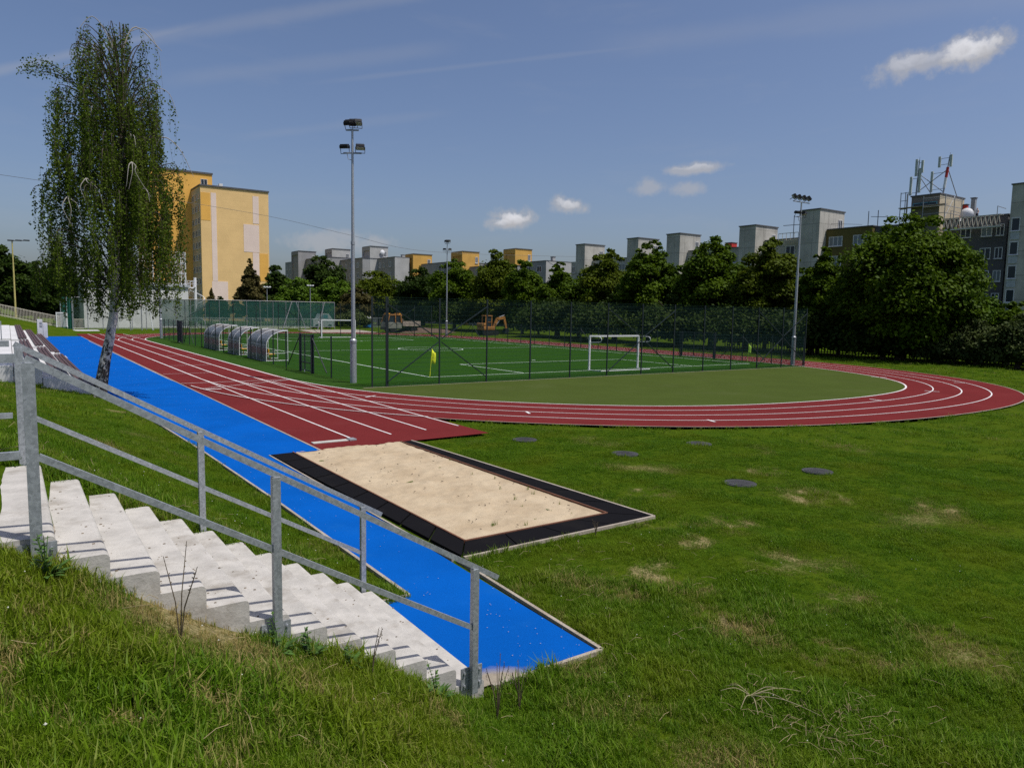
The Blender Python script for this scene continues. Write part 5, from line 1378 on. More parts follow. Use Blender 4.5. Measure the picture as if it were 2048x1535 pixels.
mb = MB(); mb.tube([(c[0], c[1], terr(c[0], c[1])), (c[0], c[1], z)], [.12, .07], 8); mb.build('pole', mat('lamp_yellow', (.5, .42, .15), .6), t)
mb = MB(); a, b = atD(21, 481, 118), atD(53, 481, 118); mb.tube([a, b], .06, 6)
for q in (a, (a+b)/2, b): mb.bbox((q[0]-.35, q[1]-.2, q[2]-.06), (q[0]+.35, q[1]+.2, q[2]+.10), .03)
mb.build('lamp_head', M['anthracite'], t)

# --- vehicles beyond the far bend
def wheel(mb, c, r, w, axis):
    a = Vector(axis)*w/2; c = Vector(c); mb.tube([c-a, c-a*.6, c+a*.6, c+a], [r*.9, r, r, r*.9], 16)
def vehicle_frame(px, Y): return onY(px, 655, Y)
# flatbed lorry: cab to the left, bed to the right (along +X)
c0, c1 = onY(768, 665, 100), onY(834, 665, 100); x0, x1 = c0[0], c1[0]; Lx = x1-x0; Y = 100
lo = thing('flatbed_lorry', 'orange cabbed flatbed lorry with a rusty bed', 'lorry', ((x0+x1)/2, Y, 0)); zc = zof(785, 628, Y)
mb = MB(); cx1 = x0+Lx*.44
mb.bbox((x0, Y-1.1, .6), (cx1, Y+1.1, 1.55), .06); mb.build('cab_base', M['lorry_grey'], lo)
mb = MB()
for x, dx in ((x0+.06, .38), (x0+Lx*.25, .0), (cx1-.10, -.05)):
    for s_ in (-1.02, 1.02): mb.bar((x, Y+s_, 1.5), (x+dx, Y+s_*.93, zc-.05), .26, .16)
mb.bbox((x0+.32, Y-1.02, zc-.22), (cx1+.05, Y+1.02, zc), .05); mb.box((cx1-.14, Y-1.0, 1.5), (cx1-.02, Y+1.0, 1.95)); mb.build('cab', M['orange'], lo)
mb = MB(); mb.box((x0+.30, Y-.94, 1.5), (cx1-.15, Y+.94, zc-.2)); mb.build('cab_window', M['pane'], lo)
mb = MB(); mb.box((cx1+.1, Y-1.15, 1.0), (x1, Y+1.15, 1.12)); mb.box((cx1+.1, Y-1.18, 1.0), (x1, Y-1.10, 1.75)); mb.box((cx1+.1, Y+1.10, 1.12), (x1, Y+1.18, 1.62)); mb.box((cx1+.1, Y-1.10, 1.12), (cx1+.2, Y+1.10, 2.1)); mb.build('flatbed', M['rust'], lo)
mb = MB(); mb.box((x0+.2, Y-.5, .5), (x1-.2, Y+.5, .75)); mb.box((x0-.1, Y-1.15, .45), (x0+.1, Y+1.15, .75)); mb.build('chassis', M['black'], lo)
for x in (x0+1.0, x1-1.1):
    for s in (-.95, .95): mb = MB(); wheel(mb, (x, Y+s, .48), .48, .28, (0, 1, 0)); mb.build('wheel', M['tyre'], lo)
mb = MB()
for x in (x0+.5, cx1-.2): mb.box((x-.12, Y-.8, zc+.003), (x+.12, Y+.8, zc+.15))
mb.build('light_bar', M['yellow_seat'], lo)
# excavator
Y = 88; ex = onY(985, 668, Y); S = mpp((ex[0], Y, 1)); xo = onY(972, 668, Y)[0]
xc = thing('excavator', 'orange mini excavator with bent arm by the hedge', 'excavator', (ex[0], Y, 0))
mb = MB()
for s in (-.75, .75):
    P = []
    for i in range(20):
        a = 2*PI*i/20; P.append((xo+.3+(1.0 if math.cos(a) > 0 else -1.0)+.33*math.cos(a), .35+.33*math.sin(a)))
    n = len(P); mb.add([(x, Y+s-.2, z) for x, z in P]+[(x, Y+s+.2, z) for x, z in P], [list(range(n)), list(range(n, 2*n))[::-1]]+[(i, n+i, n+(i+1) % n, (i+1) % n) for i in range(n)])
mb.build('track', M['tyre'], xc)
mb = MB(); mb.bbox((xo-1.0, Y-.9, .75), (xo+1.1, Y+.9, 1.25), .08); mb.bbox((xo-1.15, Y-.85, 1.25), (xo-.5, Y+.85, 1.75), .12); mb.build('house', M['orange'], xc)
mb = MB()
for x in (xo-.45, xo+.55):
    for s in (-.55, .35): mb.bar((x, Y+s, 1.25), (x+.05, Y+s, 2.75), .12, .12)
mb.bbox((xo-.55, Y-.65, 2.72), (xo+.7, Y+.45, 2.85), .04); mb.bar((xo-.45, Y-.55, 1.9), (xo+.55, Y-.55, 1.9), .06, .06); mb.build('cab_frame', M['orange'], xc)
mb = MB(); mb.box((xo-.36, Y-.53, 1.3), (xo+.5, Y-.5, 2.7)); mb.box((xo+.48, Y-.45, 1.3), (xo+.5, Y+.28, 2.7)); mb.build('cab_glass', M['pane'], xc)
pa = np.array([xo+1.1, Y-.2, 1.0]); pb = np.array([xo+1.75, Y-.2, 2.35]); pc_ = np.array([xo+3.0, Y-.2, 2.55]); pd = np.array([xo+3.35, Y-.2, 1.0])
mb = MB(); mb.bar(pa, pb, .26, .38); mb.bar(pb-[.1, 0, 0], pc_, .26, .36); mb.build('boom', M['orange'], xc)
mb = MB(); mb.bar(pc_+[-.1, 0, .15], pd, .22, .30); mb.build('arm', M['orange'], xc)
mb = MB(); mb.tube([pa+[.2, 0, .2], pb+[.5, 0, -.15]], .06, 8); mb.tube([pb+[.4, 0, .3], pc_+[.0, 0, .35]], .06, 8); mb.build('hydraulic_ram', M['grey_metal'], xc)
mb = MB(); b = pd; mb.add([(b[0]-.25, Y-.6, .95), (b[0]+.15, Y-.6, 1.0), (b[0]+.3, Y-.6, .45), (b[0]-.2, Y-.6, .25), (b[0]-.55, Y-.6, .35), (b[0]-.25, Y+.2, .95), (b[0]+.15, Y+.2, 1.0), (b[0]+.3, Y+.2, .45), (b[0]-.2, Y+.2, .25), (b[0]-.55, Y+.2, .35)],
       [(0,1,2,3,4),(9,8,7,6,5),(0,5,6,1),(1,6,7,2),(2,7,8,3),(3,8,9,4)]); mb.build('bucket', M['anthracite'], xc)
# toilet, van, mound
c = onY(735, 655, 127); h = zof(733, 634, 127)-.2; w = 7*mpp((c[0], 127, 1)); t = thing('portable_toilet', 'blue portable toilet with a white roof behind the far end', 'portable toilet', (c[0], 127, 0))
mb = MB(); mb.bbox((c[0]-w, 126.3, 0), (c[0]+w, 127.7, h), .04); mb.build('cabin', M['toilet_blue'], t)
mb = MB(); mb.add([(c[0]-w-.1, 126.2, h), (c[0]+w+.1, 126.2, h), (c[0]+w+.1, 127.8, h), (c[0]-w-.1, 127.8, h), (c[0]-w+.2, 126.6, h+.3), (c[0]+w-.2, 126.6, h+.3), (c[0]+w-.2, 127.4, h+.3), (c[0]-w+.2, 127.4, h+.3)], [(0,1,5,4),(1,2,6,5),(2,3,7,6),(3,0,4,7),(4,5,6,7),(3,2,1,0)]); mb.build('roof', M['white_paint'], t)
mb = MB(); mb.box((c[0]-w+.15, 126.27, .1), (c[0]+w-.15, 126.297, h-.2)); mb.build('door', mat('blue_door', (.04, .2, .5), .4), t)
Yv = 122; c0, c1 = onY(623, 650, Yv), onY(664, 650, Yv); zv = zof(640, 627, Yv); x0, x1 = c0[0], c1[0]
vn = thing('parked_van', 'white van with a sloping windscreen parked behind the green net', 'van', ((x0+x1)/2, Yv, 0))
pf_ = [(x0, .4), (x0, zv*.62), (x0+.25*(x1-x0), zv*.66), (x0+.36*(x1-x0), zv), (x0+.75*(x1-x0), zv), (x1-.25*(x1-x0)*.3, zv*.66), (x1, zv*.58), (x1, .4)]
mb = MB(); n = len(pf_); mb.add([(x, Yv-.9, z) for x, z in pf_]+[(x, Yv+.9, z) for x, z in pf_], [list(range(n)), list(range(n, 2*n))[::-1]]+[(i, n+i, n+(i+1) % n, (i+1) % n) for i in range(n)]); mb.build('body', M['white_paint'], vn)
mb = MB(); L_ = x1-x0; mb.add([(x0+.30*L_, Yv-.92, zv*.70), (x0+.72*L_, Yv-.92, zv*.70), (x0+.70*L_, Yv-.92, zv*.94), (x0+.39*L_, Yv-.92, zv*.94)], [(0, 1, 2, 3)]); o = mb.build('side_window', M['pane_blue'], vn)
mb = MB(); mb.add([(x0+.76*L_, Yv-.8, zv*.97), (x0+.76*L_, Yv+.8, zv*.97), (x0+.92*L_, Yv+.8, zv*.69), (x0+.92*L_, Yv-.8, zv*.69)], [(0, 1, 2, 3)]); o = mb.build('windscreen', M['pane_blue'], vn); o.location = (.03, 0, .03)
for x in (x0+.18*L_, x0+.80*L_):
    for s in (-.85, .85): mb = MB(); wheel(mb, (x, Yv+s, .36), .36, .22, (0, 1, 0)); mb.build('wheel', M['tyre'], vn)
gv2 = []; 
for i, y in enumerate(np.linspace(-1, 1, 16)):
    for j, x in enumerate(np.linspace(-1, 1, 40)):
        r = max(0, 1-x*x-y*y*.9); gv2.append((53+x*6.0, 101+y*3.2, -.06+(r*.75+.12*mnoise.noise(Vector((x*5, y*5, 0)))*min(1, r*3))))
i3 = np.arange(15*39); r_, c_ = i3//39, i3 % 39; b0 = r_*40+c_
o = npmesh('dirt_mound', np.array(gv2), np.stack([b0, b0+1, b0+41, b0+40], 1), M['dirt']); struct(o, 'structure')
mb = MB(); q = onZ(700, 664); mb.add([(q[0]-6, q[1]-1, .004), (q[0]+4, q[1]-1.5, .004), (q[0]+6, q[1]+12, .004), (q[0]-4, q[1]+12, .004)], [(0, 1, 2, 3)]); struct(mb.build('gravel_path', M['edge']))

# --- overhead cable
pc = thing('overhead_cable', 'thin dark overhead cable sagging across the sky behind the birch', 'cable', (0, 150, 20))
pts = [atD(-60, 341, 125), atD(60, 358, 128), atD(300, 393, 134), atD(540, 433, 140), atD(700, 470, 146), atD(860, 503, 152), atD(1180, 514, 168)]
mb = MB((0, 150, 20)); mb.tube(catmull(pts, 6), .028, 5); mb.build('cable', M['anthracite'], pc)

# ------------------------------------------------------------------ weeds by the stairs
def weed(label, x, y, h, n, kind, seed):
    g = random.Random(seed); z = terr(x, y)-.01
    t = thing('weed_plant', label, 'weed', (x, y, z), 'weeds beside the stairs')
    st = MB(); lf = []
    for i in range(n):
        a = g.uniform(0, 2*PI); L = h*g.uniform(.7, 1); e = Vector((x+math.cos(a)*L*.22, y+math.sin(a)*L*.22, z+L)); m_ = Vector((x+math.cos(a)*L*.06, y+math.sin(a)*L*.06, z+L*.5))
        st.tube([(x, y, z), m_, e], [.0045, .0035, .002], 5)
        if kind == 'leafy':
            for k in range(9):
                u = .25+.75*k/9; p = Vector((x, y, z)).lerp(e, u); b = g.uniform(0, 2*PI); lf.append((p, Vector((math.cos(b), math.sin(b), .35)), .07*(1.1-u*.6)))
        elif kind == 'seed':
            for k in range(7): p = e-Vector((0, 0, k*.012)); b = g.uniform(0, 2*PI); lf.append((p, Vector((math.cos(b)*.5, math.sin(b)*.5, .8)), .014))
        else:
            for k in range(6): u = .4+.6*k/6; p = m_.lerp(e, u); b = g.uniform(0, 2*PI); lf.append((p, Vector((math.cos(b), math.sin(b), .5)), .018))
    st.build('stems', M['weed_dry'] if kind != 'leafy' else M['weed'], t)
    mb = MB()
    for p, d, s in lf:
        d = d.normalized(); sd = d.cross(Vector((0, 0, 1))).normalized()*s*.32
        mb.add([p, p+d*s*.5+sd, p+d*s, p+d*s*.5-sd], [(0, 1, 2, 3)])
    if kind == 'leafy':
        for k in range(26 if h > .15 else 9):
            a = g.uniform(0, 2*PI); L = g.uniform(.10, .24)*min(1, .35+h*2.2); d = Vector((math.cos(a), math.sin(a), g.uniform(.4, 1.4))).normalized(); sd = d.cross(Vector((0, 0, 1))).normalized()*.018; p = Vector((x, y, z))
            q = p+d*L*.6; mb.add([p-sd*.4, p+sd*.4, q+sd, q-sd], [(0, 1, 2, 3)]); mb.add([q-sd, q+sd, q+d*L*.4+Vector((0, 0, -.03))], [(0, 1, 2)])
    mb.build('leaves', M['weed'] if kind == 'leafy' else M['weed_dry'], t)
M['weed'] = mat('weed_green', (.055, .115, .018), .6, var=.3, scale=20)
M['weed_dry'] = mat('weed_stalk', (.10, .075, .045), .8, var=.3, scale=20)
for k, (lab, x, y, h, n, kd) in enumerate([('leafy weed with tall stem at the foot of the fifth step', 1.50, 5.05, .36, 2, 'leafy'), ('leafy dock plant beside the middle handrail post', 1.75, 5.10, .24, 3, 'leafy'),
        ('thin dry weed stalks before the crumbling concrete edge', .78, 4.62, .62, 4, 'dry'), ('leafy weed clump under the lower steps', 2.05, 5.08, .22, 3, 'leafy'),
        ('curled leafy weed near the bottom steps', 2.78, 5.02, .42, 2, 'leafy'), ('feathery grass stalks at the lowest handrail post', 3.35, 4.95, .55, 7, 'seed'), ('feathery grass stalks right of the lowest post', 3.62, 5.0, .45, 7, 'seed'),
        ('seed stalks left of the lower steps', 2.2, 5.0, .42, 5, 'seed'), ('leafy weed at the first handrail post', .12, 5.08, .30, 4, 'leafy'), ('seed stalks along the near pit edge', 7.6, 8.5, .3, 6, 'seed'),
        ('small green plant growing in the near corner of the sand', 7.75, 9.95, .09, 3, 'leafy'), ('tiny plant in the sand by the left corner', 6.45, 9.75, .06, 2, 'leafy')]): weed(lab, x, y, h, n, kd, 60+k)

# ------------------------------------------------------------------ grass
def tuft(name, n, h, w, rad, seed, lean=.5, m=None):
    g = np.random.default_rng(seed); V = []; Fc = []; rv = []
    for i in range(n):
        a = g.uniform(0, 2*PI); r = rad*math.sqrt(g.random()); b = g.uniform(0, 2*PI); L = h*g.uniform(.45, 1.2); ln = lean*g.uniform(.2, 1.3)
        x, y = r*math.cos(a), r*math.sin(a); dx, dy = math.cos(b), math.sin(b); ww = w*g.uniform(.6, 1.3)/2; sx, sy = -dy*ww, dx*ww
        k = len(V)
        p1 = (x+dx*L*ln*.28, y+dy*L*ln*.28, L*.55); p2 = (x+dx*L*ln, y+dy*L*ln, L*(1-.35*ln*ln))
        V += [(x-sx, y-sy, -.01), (x+sx, y+sy, -.01), (p1[0]+sx*.8, p1[1]+sy*.8, p1[2]), (p1[0]-sx*.8, p1[1]-sy*.8, p1[2]), p2]
        Fc += [[k, k+1, k+2, k+3], [k+3, k+2, k+4]]; rv += [g.random()]*5
    me = bpy.data.meshes.new(name); me.from_pydata(V, [], Fc); a = me.attributes.new('rnd', 'FLOAT', 'POINT'); a.data.foreach_set('value', np.array(rv, dtype=np.float32))
    me.materials.append(m); return bpy.data.objects.new(name, me)
def grassmat():
    m, nt, b, out = newmat('grass_blades')
    a = N(nt, 'ShaderNodeAttribute'); a.attribute_name = 'rnd'
    d = N(nt, 'ShaderNodeAttribute'); d.attribute_name = 'dry'; d.attribute_type = 'INSTANCER'
    oi = N(nt, 'ShaderNodeObjectInfo'); p = coords(nt)
    f = mathn(nt, 'ADD', mathn(nt, 'MULTIPLY', a.outputs['Fac'], .45), mathn(nt, 'MULTIPLY', oi.outputs['Random'], .55))
    c = mix(nt, f, (.045, .115, .004), (.175, .305, .012))
    yl = ramp(nt, noise(nt, p, .7, 4), .42, .68)
    c = mix(nt, mathn(nt, 'MULTIPLY', yl, .6), c, (.19, .235, .010))
    dd = mathn(nt, 'ADD', d.outputs['Fac'], mathn(nt, 'MULTIPLY', mathn(nt, 'SUBTRACT', a.outputs['Fac'], .62), .75))
    c = mix(nt, ramp(nt, dd, .12, .62), c, (.40, .315, .12))
    nt.links.new(c, b.inputs['Base Color']); b.inputs['Roughness'].default_value = .5; b.inputs['Specular IOR Level'].default_value = .14
    t = N(nt, 'ShaderNodeBsdfTranslucent'); nt.links.new(c, t.inputs['Color'])
    ms = N(nt, 'ShaderNodeMixShader'); ms.inputs[0].default_value = .45
    nt.links.new(b.outputs[0], ms.inputs[1]); nt.links.new(t.outputs[0], ms.inputs[2]); nt.links.new(ms.outputs[0], out.inputs[0])
    return m
M['grass'] = grassmat()
from mathutils.geometry import intersect_point_line
def inpoly(x, y, P):
    ins = False; j = len(P)-1
    for i in range(len(P)):
        if (P[i][1] > y) != (P[j][1] > y) and x < (P[j][0]-P[i][0])*(y-P[i][1])/(P[j][1]-P[i][1])+P[i][0]: ins = not ins
        j = i
    return ins
outer_l = [tuple(p) for p in offset(loop_in, W_OUT+.10)]
BLUEP = [(3.42, 5.35), (5.06, 5.35), (5.16, 8.6), (6.3, 8.6), (6.3, 91), (3.2, 91), (2.6, 86), (2.6, 29.5), (3.2, 27), (3.42, 25.2), (3.70, 18.4), (3.84, 12.9), (3.88, 7.76), (3.42, 7.7)]
MH = [(12.79, 9.73), (12.89, 13.39), (15.37, 9.55), (15.63, 13.32), (11.79, 16.27)]
def is_grass(x, y):
    if x < 3.95 and x > -3.3 and SYN-.02 < y < SYF+.02 and x < 3.5: return False
    if inpoly(x, y, BLUEP): return False
    if 5.0 < x < 9.2 and 8.58 < y < 17.4: return False
    if 6.2 < x < 11.42 and 17.3 < y < 100: return False
    if y > 11 and inpoly(x, y, outer_l): return False
    for a, b in MH:
        if (x-a)**2+(y-b)**2 < .125: return False
    if 31.1 < y < 87 and -1.3 < x < 2.7: return False
    return True
def scatter(n, r0, r1, dens_noise=True):
    """points in the view wedge between two ranges, uniform per area"""
    out = []
    while len(out) < n:
        r = math.sqrt(rng.uniform(r0*r0, r1*r1)); a = YAW+(rng.uniform(-1.0, 1.05) if r1 < 12 else rng.uniform(-.82, .86))
        x, y = r*math.sin(a), r*math.cos(a)
        if not is_grass(x, y): n -= 1; continue
        d = dryness(x, y)
        if rng.random() < d*.75: n -= 1; continue
        out.append((x, y, terr(x, y), d))
    return out
def grassfield(name, pts, src, smin, smax):
    me = bpy.data.meshes.new(name); me.from_pydata([p[:3] for p in pts], [], [])
    a = me.attributes.new('dry', 'FLOAT', 'POINT'); a.data.foreach_set('value', np.array([p[3] for p in pts], dtype=np.float32))
    s = me.attributes.new('scl', 'FLOAT', 'POINT')
    s.data.foreach_set('value', np.array([rng.uniform(smin, smax)*(1-.45*p[3])*(.75+.8*max(-.3, min(.6, mnoise.noise(Vector((p[0]*1.1, p[1]*1.1, 9)))))) for p in pts], dtype=np.float32))
    o = bpy.data.objects.new(name, me); COL.objects.link(o); o['kind'] = 'stuff'
    ng = bpy.data.node_groups.new(name+'_nodes', 'GeometryNodeTree')
    ng.interface.new_socket('Geometry', in_out='INPUT', socket_type='NodeSocketGeometry'); ng.interface.new_socket('Geometry', in_out='OUTPUT', socket_type='NodeSocketGeometry')
    gi = ng.nodes.new('NodeGroupInput'); go = ng.nodes.new('NodeGroupOutput')
    ip = ng.nodes.new('GeometryNodeInstanceOnPoints'); ob = ng.nodes.new('GeometryNodeObjectInfo'); ob.inputs['Object'].default_value = src
    rv = ng.nodes.new('FunctionNodeRandomValue'); rv.data_type = 'FLOAT_VECTOR'
    rv.inputs[0].default_value = (-.22, -.22, 0); rv.inputs[1].default_value = (.22, .22, 6.28)
    na = ng.nodes.new('GeometryNodeInputNamedAttribute'); na.data_type = 'FLOAT'; na.inputs['Name'].default_value = 'scl'
    ng.links.new(gi.outputs[0], ip.inputs['Points']); ng.links.new(ob.outputs['Geometry'], ip.inputs['Instance'])
    ng.links.new(rv.outputs[0], ip.inputs['Rotation']); ng.links.new(na.outputs[0], ip.inputs['Scale']); ng.links.new(ip.outputs[0], go.inputs[0])
    mod = o.modifiers.new('scatter', 'NODES'); mod.node_group = ng
    return o
T1 = tuft('grass_tuft', 19, .105, .0078, .085, 1, .8, M['grass']); T2 = tuft('grass_tuft', 16, .15, .009, .06, 2, .6, M['grass']); T3 = tuft('lawn_tuft', 40, .07, .007, .15, 3, .8, M['grass']); T4 = tuft('meadow_tuft', 46, .11, .014, .32, 4, .7, M['grass'])
T5 = tuft('broad_tuft', 9, .11, .016, .05, 5, .9, M['grass'])
GRASS = [('broad_grass', 12500, 1.2, 8.5, T5, .6, 1.2), ('meadow_grass', 41000, 1.2, 9.5, T1, .7, 1.25), ('long_grass', 12500, 1.2, 9.5, T2, .6, 1.35), ('lawn_grass', 46000, 9.5, 22, T3, .6, 1.15), ('lawn_grass', 15500, 22, 45, T4, .6, 1.0), ('lawn_grass', 12000, 45, 75, T4, .9, 1.5)]
for nm, n, r0, r1, src, a, b in GRASS: grassfield(nm, scatter(n, r0, r1), src, a, b)
# ragged long grass hugging edges: stair foot, pit edge, kerbs, manholes
ed = []
def edge_pts(p, q, n, w):
    for _ in range(n):
        t = rng.random(); x = p[0]+(q[0]-p[0])*t+rng.normal(0, w); y = p[1]+(q[1]-p[1])*t+rng.normal(0, w)
        if is_grass(x, y) and dryness(x, y) < .7: ed.append((x, y, terr(x, y), dryness(x, y)*.6))
edge_pts((-.6, 5.2), (.35, 5.2), 130, .10); edge_pts((1.3, 5.2), (3.5, 5.2), 240, .10); edge_pts((0, 7.95), (3.5, 7.95), 160, .08); edge_pts((5.3, 8.5), (9.2, 8.6), 200, .10); edge_pts((9.25, 8.6), (8.9, 17), 200, .08)
edge_pts((5.1, 5.4), (5.2, 8.6), 90, .08); edge_pts((3.7, 5.3), (5.0, 5.3), 60, .07); edge_pts((3.8, 8), (3.5, 22), 260, .10)
for a, b in MH:
    for _ in range(26): t = rng.uniform(0, 2*PI); x, y = a+.40*math.cos(t), b+.40*math.sin(t); ed.append((x, y, terr(x, y), 0))
for i in range(0, len(outer)-1, 1):
    if outer[i][1] < 28: edge_pts(outer[i], outer[i+1], 14, .12)
grassfield('long_grass', ed, T2, .6, 1.3)
# sparse tufts growing out of the sand
ed = [(x, y, .01, .2) for x, y in [(6.42, 9.7), (6.5, 9.75), (7.5, 10.4), (8.2, 10.2), (8.3, 12.5), (8.1, 13.1), (7.2, 9.6), (8.35, 11.4), (7.9, 11.7), (6.9, 9.45), (8.4, 14.6), (7.7, 10.9), (8.0, 9.6), (8.2, 11.0)]]
grassfield('sand_grass', ed, T2, .5, .95)
# dead plant lying in the near grass
dw = thing('dead_weed', 'pale dead weed stalks lying in the grass at the lower right', 'weed', tuple(onZ(1520, 1410)), 'weeds beside the stairs')
mb = MB(); o_ = onZ(1500, 1400); o_[2] = .05
for q in ((1440, 1398), (1452, 1385), (1560, 1398), (1600, 1402), (1570, 1418), (1640, 1450), (1515, 1450), (1480, 1440), (1545, 1440)):
    e_ = onZ(*q); e_[2] = .06+.05*rng.random(); m_ = (o_+e_)/2+np.array([0, 0, .05]); mb.tube(catmull([o_, m_, e_], 4), np.linspace(.0045, .0015, 9), 5)
mb.build('stalks', M['dry_straw'] if 'dry_straw' in M else mat('dead_stalk', (.36, .30, .18), .85, var=.2, scale=20), dw)
# clover heads and dead straw
mb = MB()
for _ in range(190):
    r = math.sqrt(rng.uniform(9, 150)); a = YAW+rng.uniform(-.7, .7); x, y = r*math.sin(a), r*math.cos(a)
    if not is_grass(x, y): continue
    z = terr(x, y)+rng.uniform(.05, .12); s = rng.uniform(.004, .008)
    mb.add([(x-s, y, z), (x, y-s, z), (x+s, y, z), (x, y+s, z), (x, y, z+s*1.2), (x, y, z-s)], [(0,1,4),(1,2,4),(2,3,4),(3,0,4),(1,0,5),(2,1,5),(3,2,5),(0,3,5)])
struct(mb.build('clover_heads', mat('clover_white', (.55, .54, .45), .9)), 'stuff')
mb = MB()
for _ in range(420):
    if rng.random() < .4: x, y = onZ(*[(1540, 1400), (1660, 1480), (1700, 1440)][rng.integers(3)])[:2]; x += rng.normal(0, .25); y += rng.normal(0, .2)
    else:
        r = math.sqrt(rng.uniform(9, 120)); a = YAW+rng.uniform(-.7, .7); x, y = r*math.sin(a), r*math.cos(a)
    if not is_grass(x, y): continue
    z = terr(x, y)+rng.uniform(.03, .10); a = rng.uniform(0, 2*PI); L = rng.uniform(.06, .2); dz = rng.normal(0, .03)
    mb.tube([(x, y, z), (x+math.cos(a)*L/2, y+math.sin(a)*L/2, z+.02), (x+math.cos(a)*L, y+math.sin(a)*L, z+dz)], .0018, 4, caps=False)
struct(mb.build('dry_straw', mat('straw', (.32, .25, .13), .8)), 'stuff')

# ------------------------------------------------------------------ sky, sun, camera
SUN_EL = R(64); SAZ = math.atan2(.566, -.825)      # azimuth measured from +Y towards +X
sd = Vector((math.sin(SAZ)*math.cos(SUN_EL), math.cos(SAZ)*math.cos(SUN_EL), math.sin(SUN_EL)))
sl_ = bpy.data.lights.new('sun', 'SUN'); sl_.energy = 3.9; sl_.angle = R(.53); sl_.color = (1, .965, .91)
so = bpy.data.objects.new('sun', sl_); COL.objects.link(so); so.rotation_euler = (-sd).to_track_quat('-Z', 'Y').to_euler()
w = bpy.data.worlds.new('World'); SC.world = w; w.use_nodes = True
nt = w.node_tree; nt.nodes.clear(); out = nt.nodes.new('ShaderNodeOutputWorld'); bg = nt.nodes.new('ShaderNodeBackground')
sky = nt.nodes.new('ShaderNodeTexSky'); sky.sky_type = 'NISHITA'; sky.sun_disc = False; sky.sun_elevation = SUN_EL; sky.sun_rotation = SAZ
sky.altitude = 300; sky.air_density = 1.0; sky.dust_density = 3.2; sky.ozone_density = 2.0
SKY_STR = .098
bg.inputs[1].default_value = SKY_STR
gd_ = N(nt, 'ShaderNodeTexCoord').outputs['Generated']
def vm(op, a, b=None):
    n = nt.nodes.new('ShaderNodeVectorMath'); n.operation = op
    for i, v in enumerate((a, b)):
        if v is None: continue
        if isinstance(v, (tuple, list, np.ndarray)): n.inputs[i].default_value = tuple(float(q) for q in v)
        else: nt.links.new(v, n.inputs[i])
    return n
n1 = noise(nt, gd_, 52, 6, .6); n2 = noise(nt, gd_, 9, 5, .6)
n3 = noise(nt, scalevec(nt, gd_, (3, 3, 14)), 2.2, 5, .6, .4)
tot = None; lit = None
def acc(a, b): return b if a is None else mathn(nt, 'MAXIMUM', a, b)
CL = [(1935, 103, 50, 27, 0, .95), (1815, 130, 48, 20, -.1, .75), (1872, 118, 46, 15, -.25, .7), (1395, 337, 50, 11, 0, .75), (1360, 341, 34, 9, 0, .65), (1296, 374, 28, 16, 0, .55), (1380, 379, 30, 13, 0, .55), (1028, 438, 42, 20, .05, .95), (1005, 446, 30, 13, 0, .85), (1136, 411, 36, 16, .12, .85), (650, 485, 80, 20, 0, .55), (690, 472, 45, 14, 0, .5), (752, 484, 36, 13, 0, .5)]
for px, py, a, b, rot, op in CL:
    c = ray(px, py); c /= np.linalg.norm(c); cr, sr_ = math.cos(rot), math.sin(rot)
    rr_ = (RT*cr+UP*sr_*-1); uu = (UP*cr+RT*sr_)
    off = vm('SUBTRACT', gd_, c).outputs[0]
    u = vm('DOT_PRODUCT', off, rr_*F/a).outputs['Value']; v = vm('DOT_PRODUCT', off, uu*F/b).outputs['Value']
    q = mathn(nt, 'SQRT', mathn(nt, 'ADD', mathn(nt, 'MULTIPLY', u, u), mathn(nt, 'MULTIPLY', v, v)))
    q = mathn(nt, 'ADD', q, mathn(nt, 'MULTIPLY', mathn(nt, 'SUBTRACT', n1, .5), 1.9))
    m_ = N(nt, 'ShaderNodeMapRange', interpolation_type='SMOOTHSTEP'); m_.inputs[1].default_value = 1.30; m_.inputs[2].default_value = .30; m_.inputs[3].default_value = 0; m_.inputs[4].default_value = op
    nt.links.new(q, m_.inputs[0]); tot = acc(tot, m_.outputs[0])
    lit = acc(lit, mathn(nt, 'MULTIPLY', m_.outputs[0], mathn(nt, 'ADD', mathn(nt, 'MULTIPLY', mathn(nt, 'ADD', v, mathn(nt, 'MULTIPLY', mathn(nt, 'SUBTRACT', n1, .5), 2)), .28), .62)))
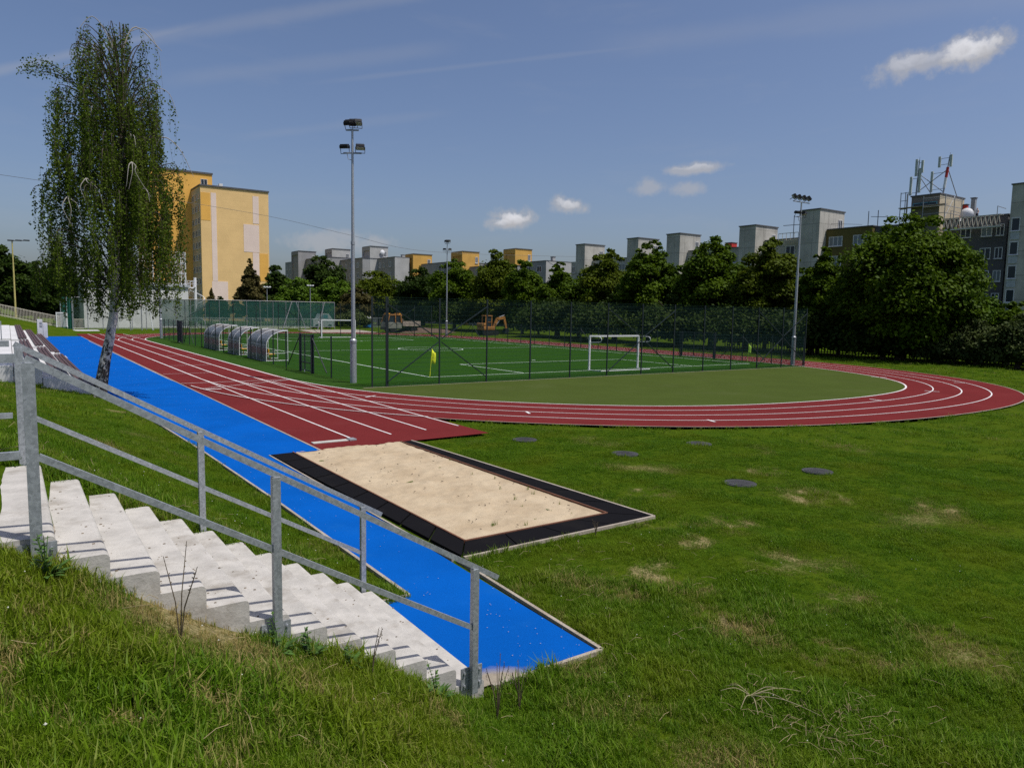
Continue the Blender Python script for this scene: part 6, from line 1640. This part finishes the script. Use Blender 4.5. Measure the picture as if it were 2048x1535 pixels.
# contrails: great circle bands
for (p, q, wd, op, sft) in [((-150, 175), (360, 60), 9, .24, 0), ((250, 85), (900, -25), 15, .15, 0), ((640, 165), (1420, 78), 5, .09, 0), ((480, 275), (900, 225), 10, .07, 0), ((1250, 90), (2100, -15), 25, .10, 0), ((350, 160), (900, 95), 16, .10, 0)]:
    a = ray(*p); b = ray(*q); nn = np.cross(a, b); nn /= np.linalg.norm(nn); mid = ray((p[0]+q[0])/2, (p[1]+q[1])/2); mid /= np.linalg.norm(mid); al = (b-a); L_ = np.linalg.norm(al); al /= L_
    d = mathn(nt, 'ABSOLUTE', vm('DOT_PRODUCT', gd_, nn*F/wd).outputs['Value'])
    d = mathn(nt, 'ADD', d, mathn(nt, 'MULTIPLY', mathn(nt, 'SUBTRACT', n2, .5), 1.3))
    m_ = N(nt, 'ShaderNodeMapRange', interpolation_type='SMOOTHSTEP'); m_.inputs[1].default_value = 1.3; m_.inputs[2].default_value = 0; m_.inputs[3].default_value = 0; m_.inputs[4].default_value = op
    nt.links.new(d, m_.inputs[0])
    e = mathn(nt, 'ABSOLUTE', vm('DOT_PRODUCT', vm('SUBTRACT', gd_, mid).outputs[0], al*2/L_).outputs['Value'])
    e2 = N(nt, 'ShaderNodeMapRange', interpolation_type='SMOOTHSTEP'); e2.inputs[1].default_value = 1.05; e2.inputs[2].default_value = .6; nt.links.new(e, e2.inputs[0])
    f = mathn(nt, 'GREATER_THAN', vm('DOT_PRODUCT', gd_, mid).outputs['Value'], 0)
    tot = acc(tot, mathn(nt, 'MULTIPLY', mathn(nt, 'MULTIPLY', m_.outputs[0], e2.outputs[0]), f))
tot = mathn(nt, 'ADD', tot, mathn(nt, 'MULTIPLY', ramp(nt, n3, .5, .8), .07))
tint = nt.nodes.new('ShaderNodeMix'); tint.data_type = 'RGBA'; tint.blend_type = 'MULTIPLY'; tint.inputs[0].default_value = 1
nt.links.new(sky.outputs[0], tint.inputs[6]); tint.inputs[7].default_value = (.94, .96, 1.08, 1)
cm = nt.nodes.new('ShaderNodeMix'); cm.data_type = 'RGBA'; nt.links.new(tot, cm.inputs[0]); nt.links.new(tint.outputs[2], cm.inputs[6])
cb = .62/SKY_STR; cl = mathn(nt, 'MAXIMUM', mathn(nt, 'MULTIPLY', lit, cb*1.75), cb*.70)
cc = nt.nodes.new('ShaderNodeCombineColor'); nt.links.new(cl, cc.inputs[0]); nt.links.new(cl, cc.inputs[1]); nt.links.new(mathn(nt, 'MULTIPLY', cl, 1.05), cc.inputs[2]); nt.links.new(cc.outputs[0], cm.inputs[7])
nt.links.new(cm.outputs[2], bg.inputs[0]); nt.links.new(bg.outputs[0], out.inputs[0])

cam = bpy.data.cameras.new('camera'); co = bpy.data.objects.new('camera', cam); COL.objects.link(co)
cam.sensor_fit = 'HORIZONTAL'; cam.sensor_width = 36; cam.lens = F/IW*36; cam.clip_start = .05; cam.clip_end = 6000
mx = Matrix((( RT[0], UP[0], -FW[0], 0), (RT[1], UP[1], -FW[1], 0), (RT[2], UP[2], -FW[2], CH), (0, 0, 0, 1)))
co.matrix_world = mx
SC.camera = co
vs = SC.view_settings; vs.view_transform = 'Standard'; vs.look = 'None'; vs.exposure = 0; vs.gamma = 1; vs.use_curve_mapping = False
SC.render.engine = 'CYCLES'
SC.cycles.max_bounces = 6; SC.cycles.transparent_max_bounces = 24; SC.cycles.diffuse_bounces = 3
SC.cycles.use_denoising = False
SC.render.film_transparent = False
for o in list(bpy.data.objects):
    if '_o' in o: del o['_o']
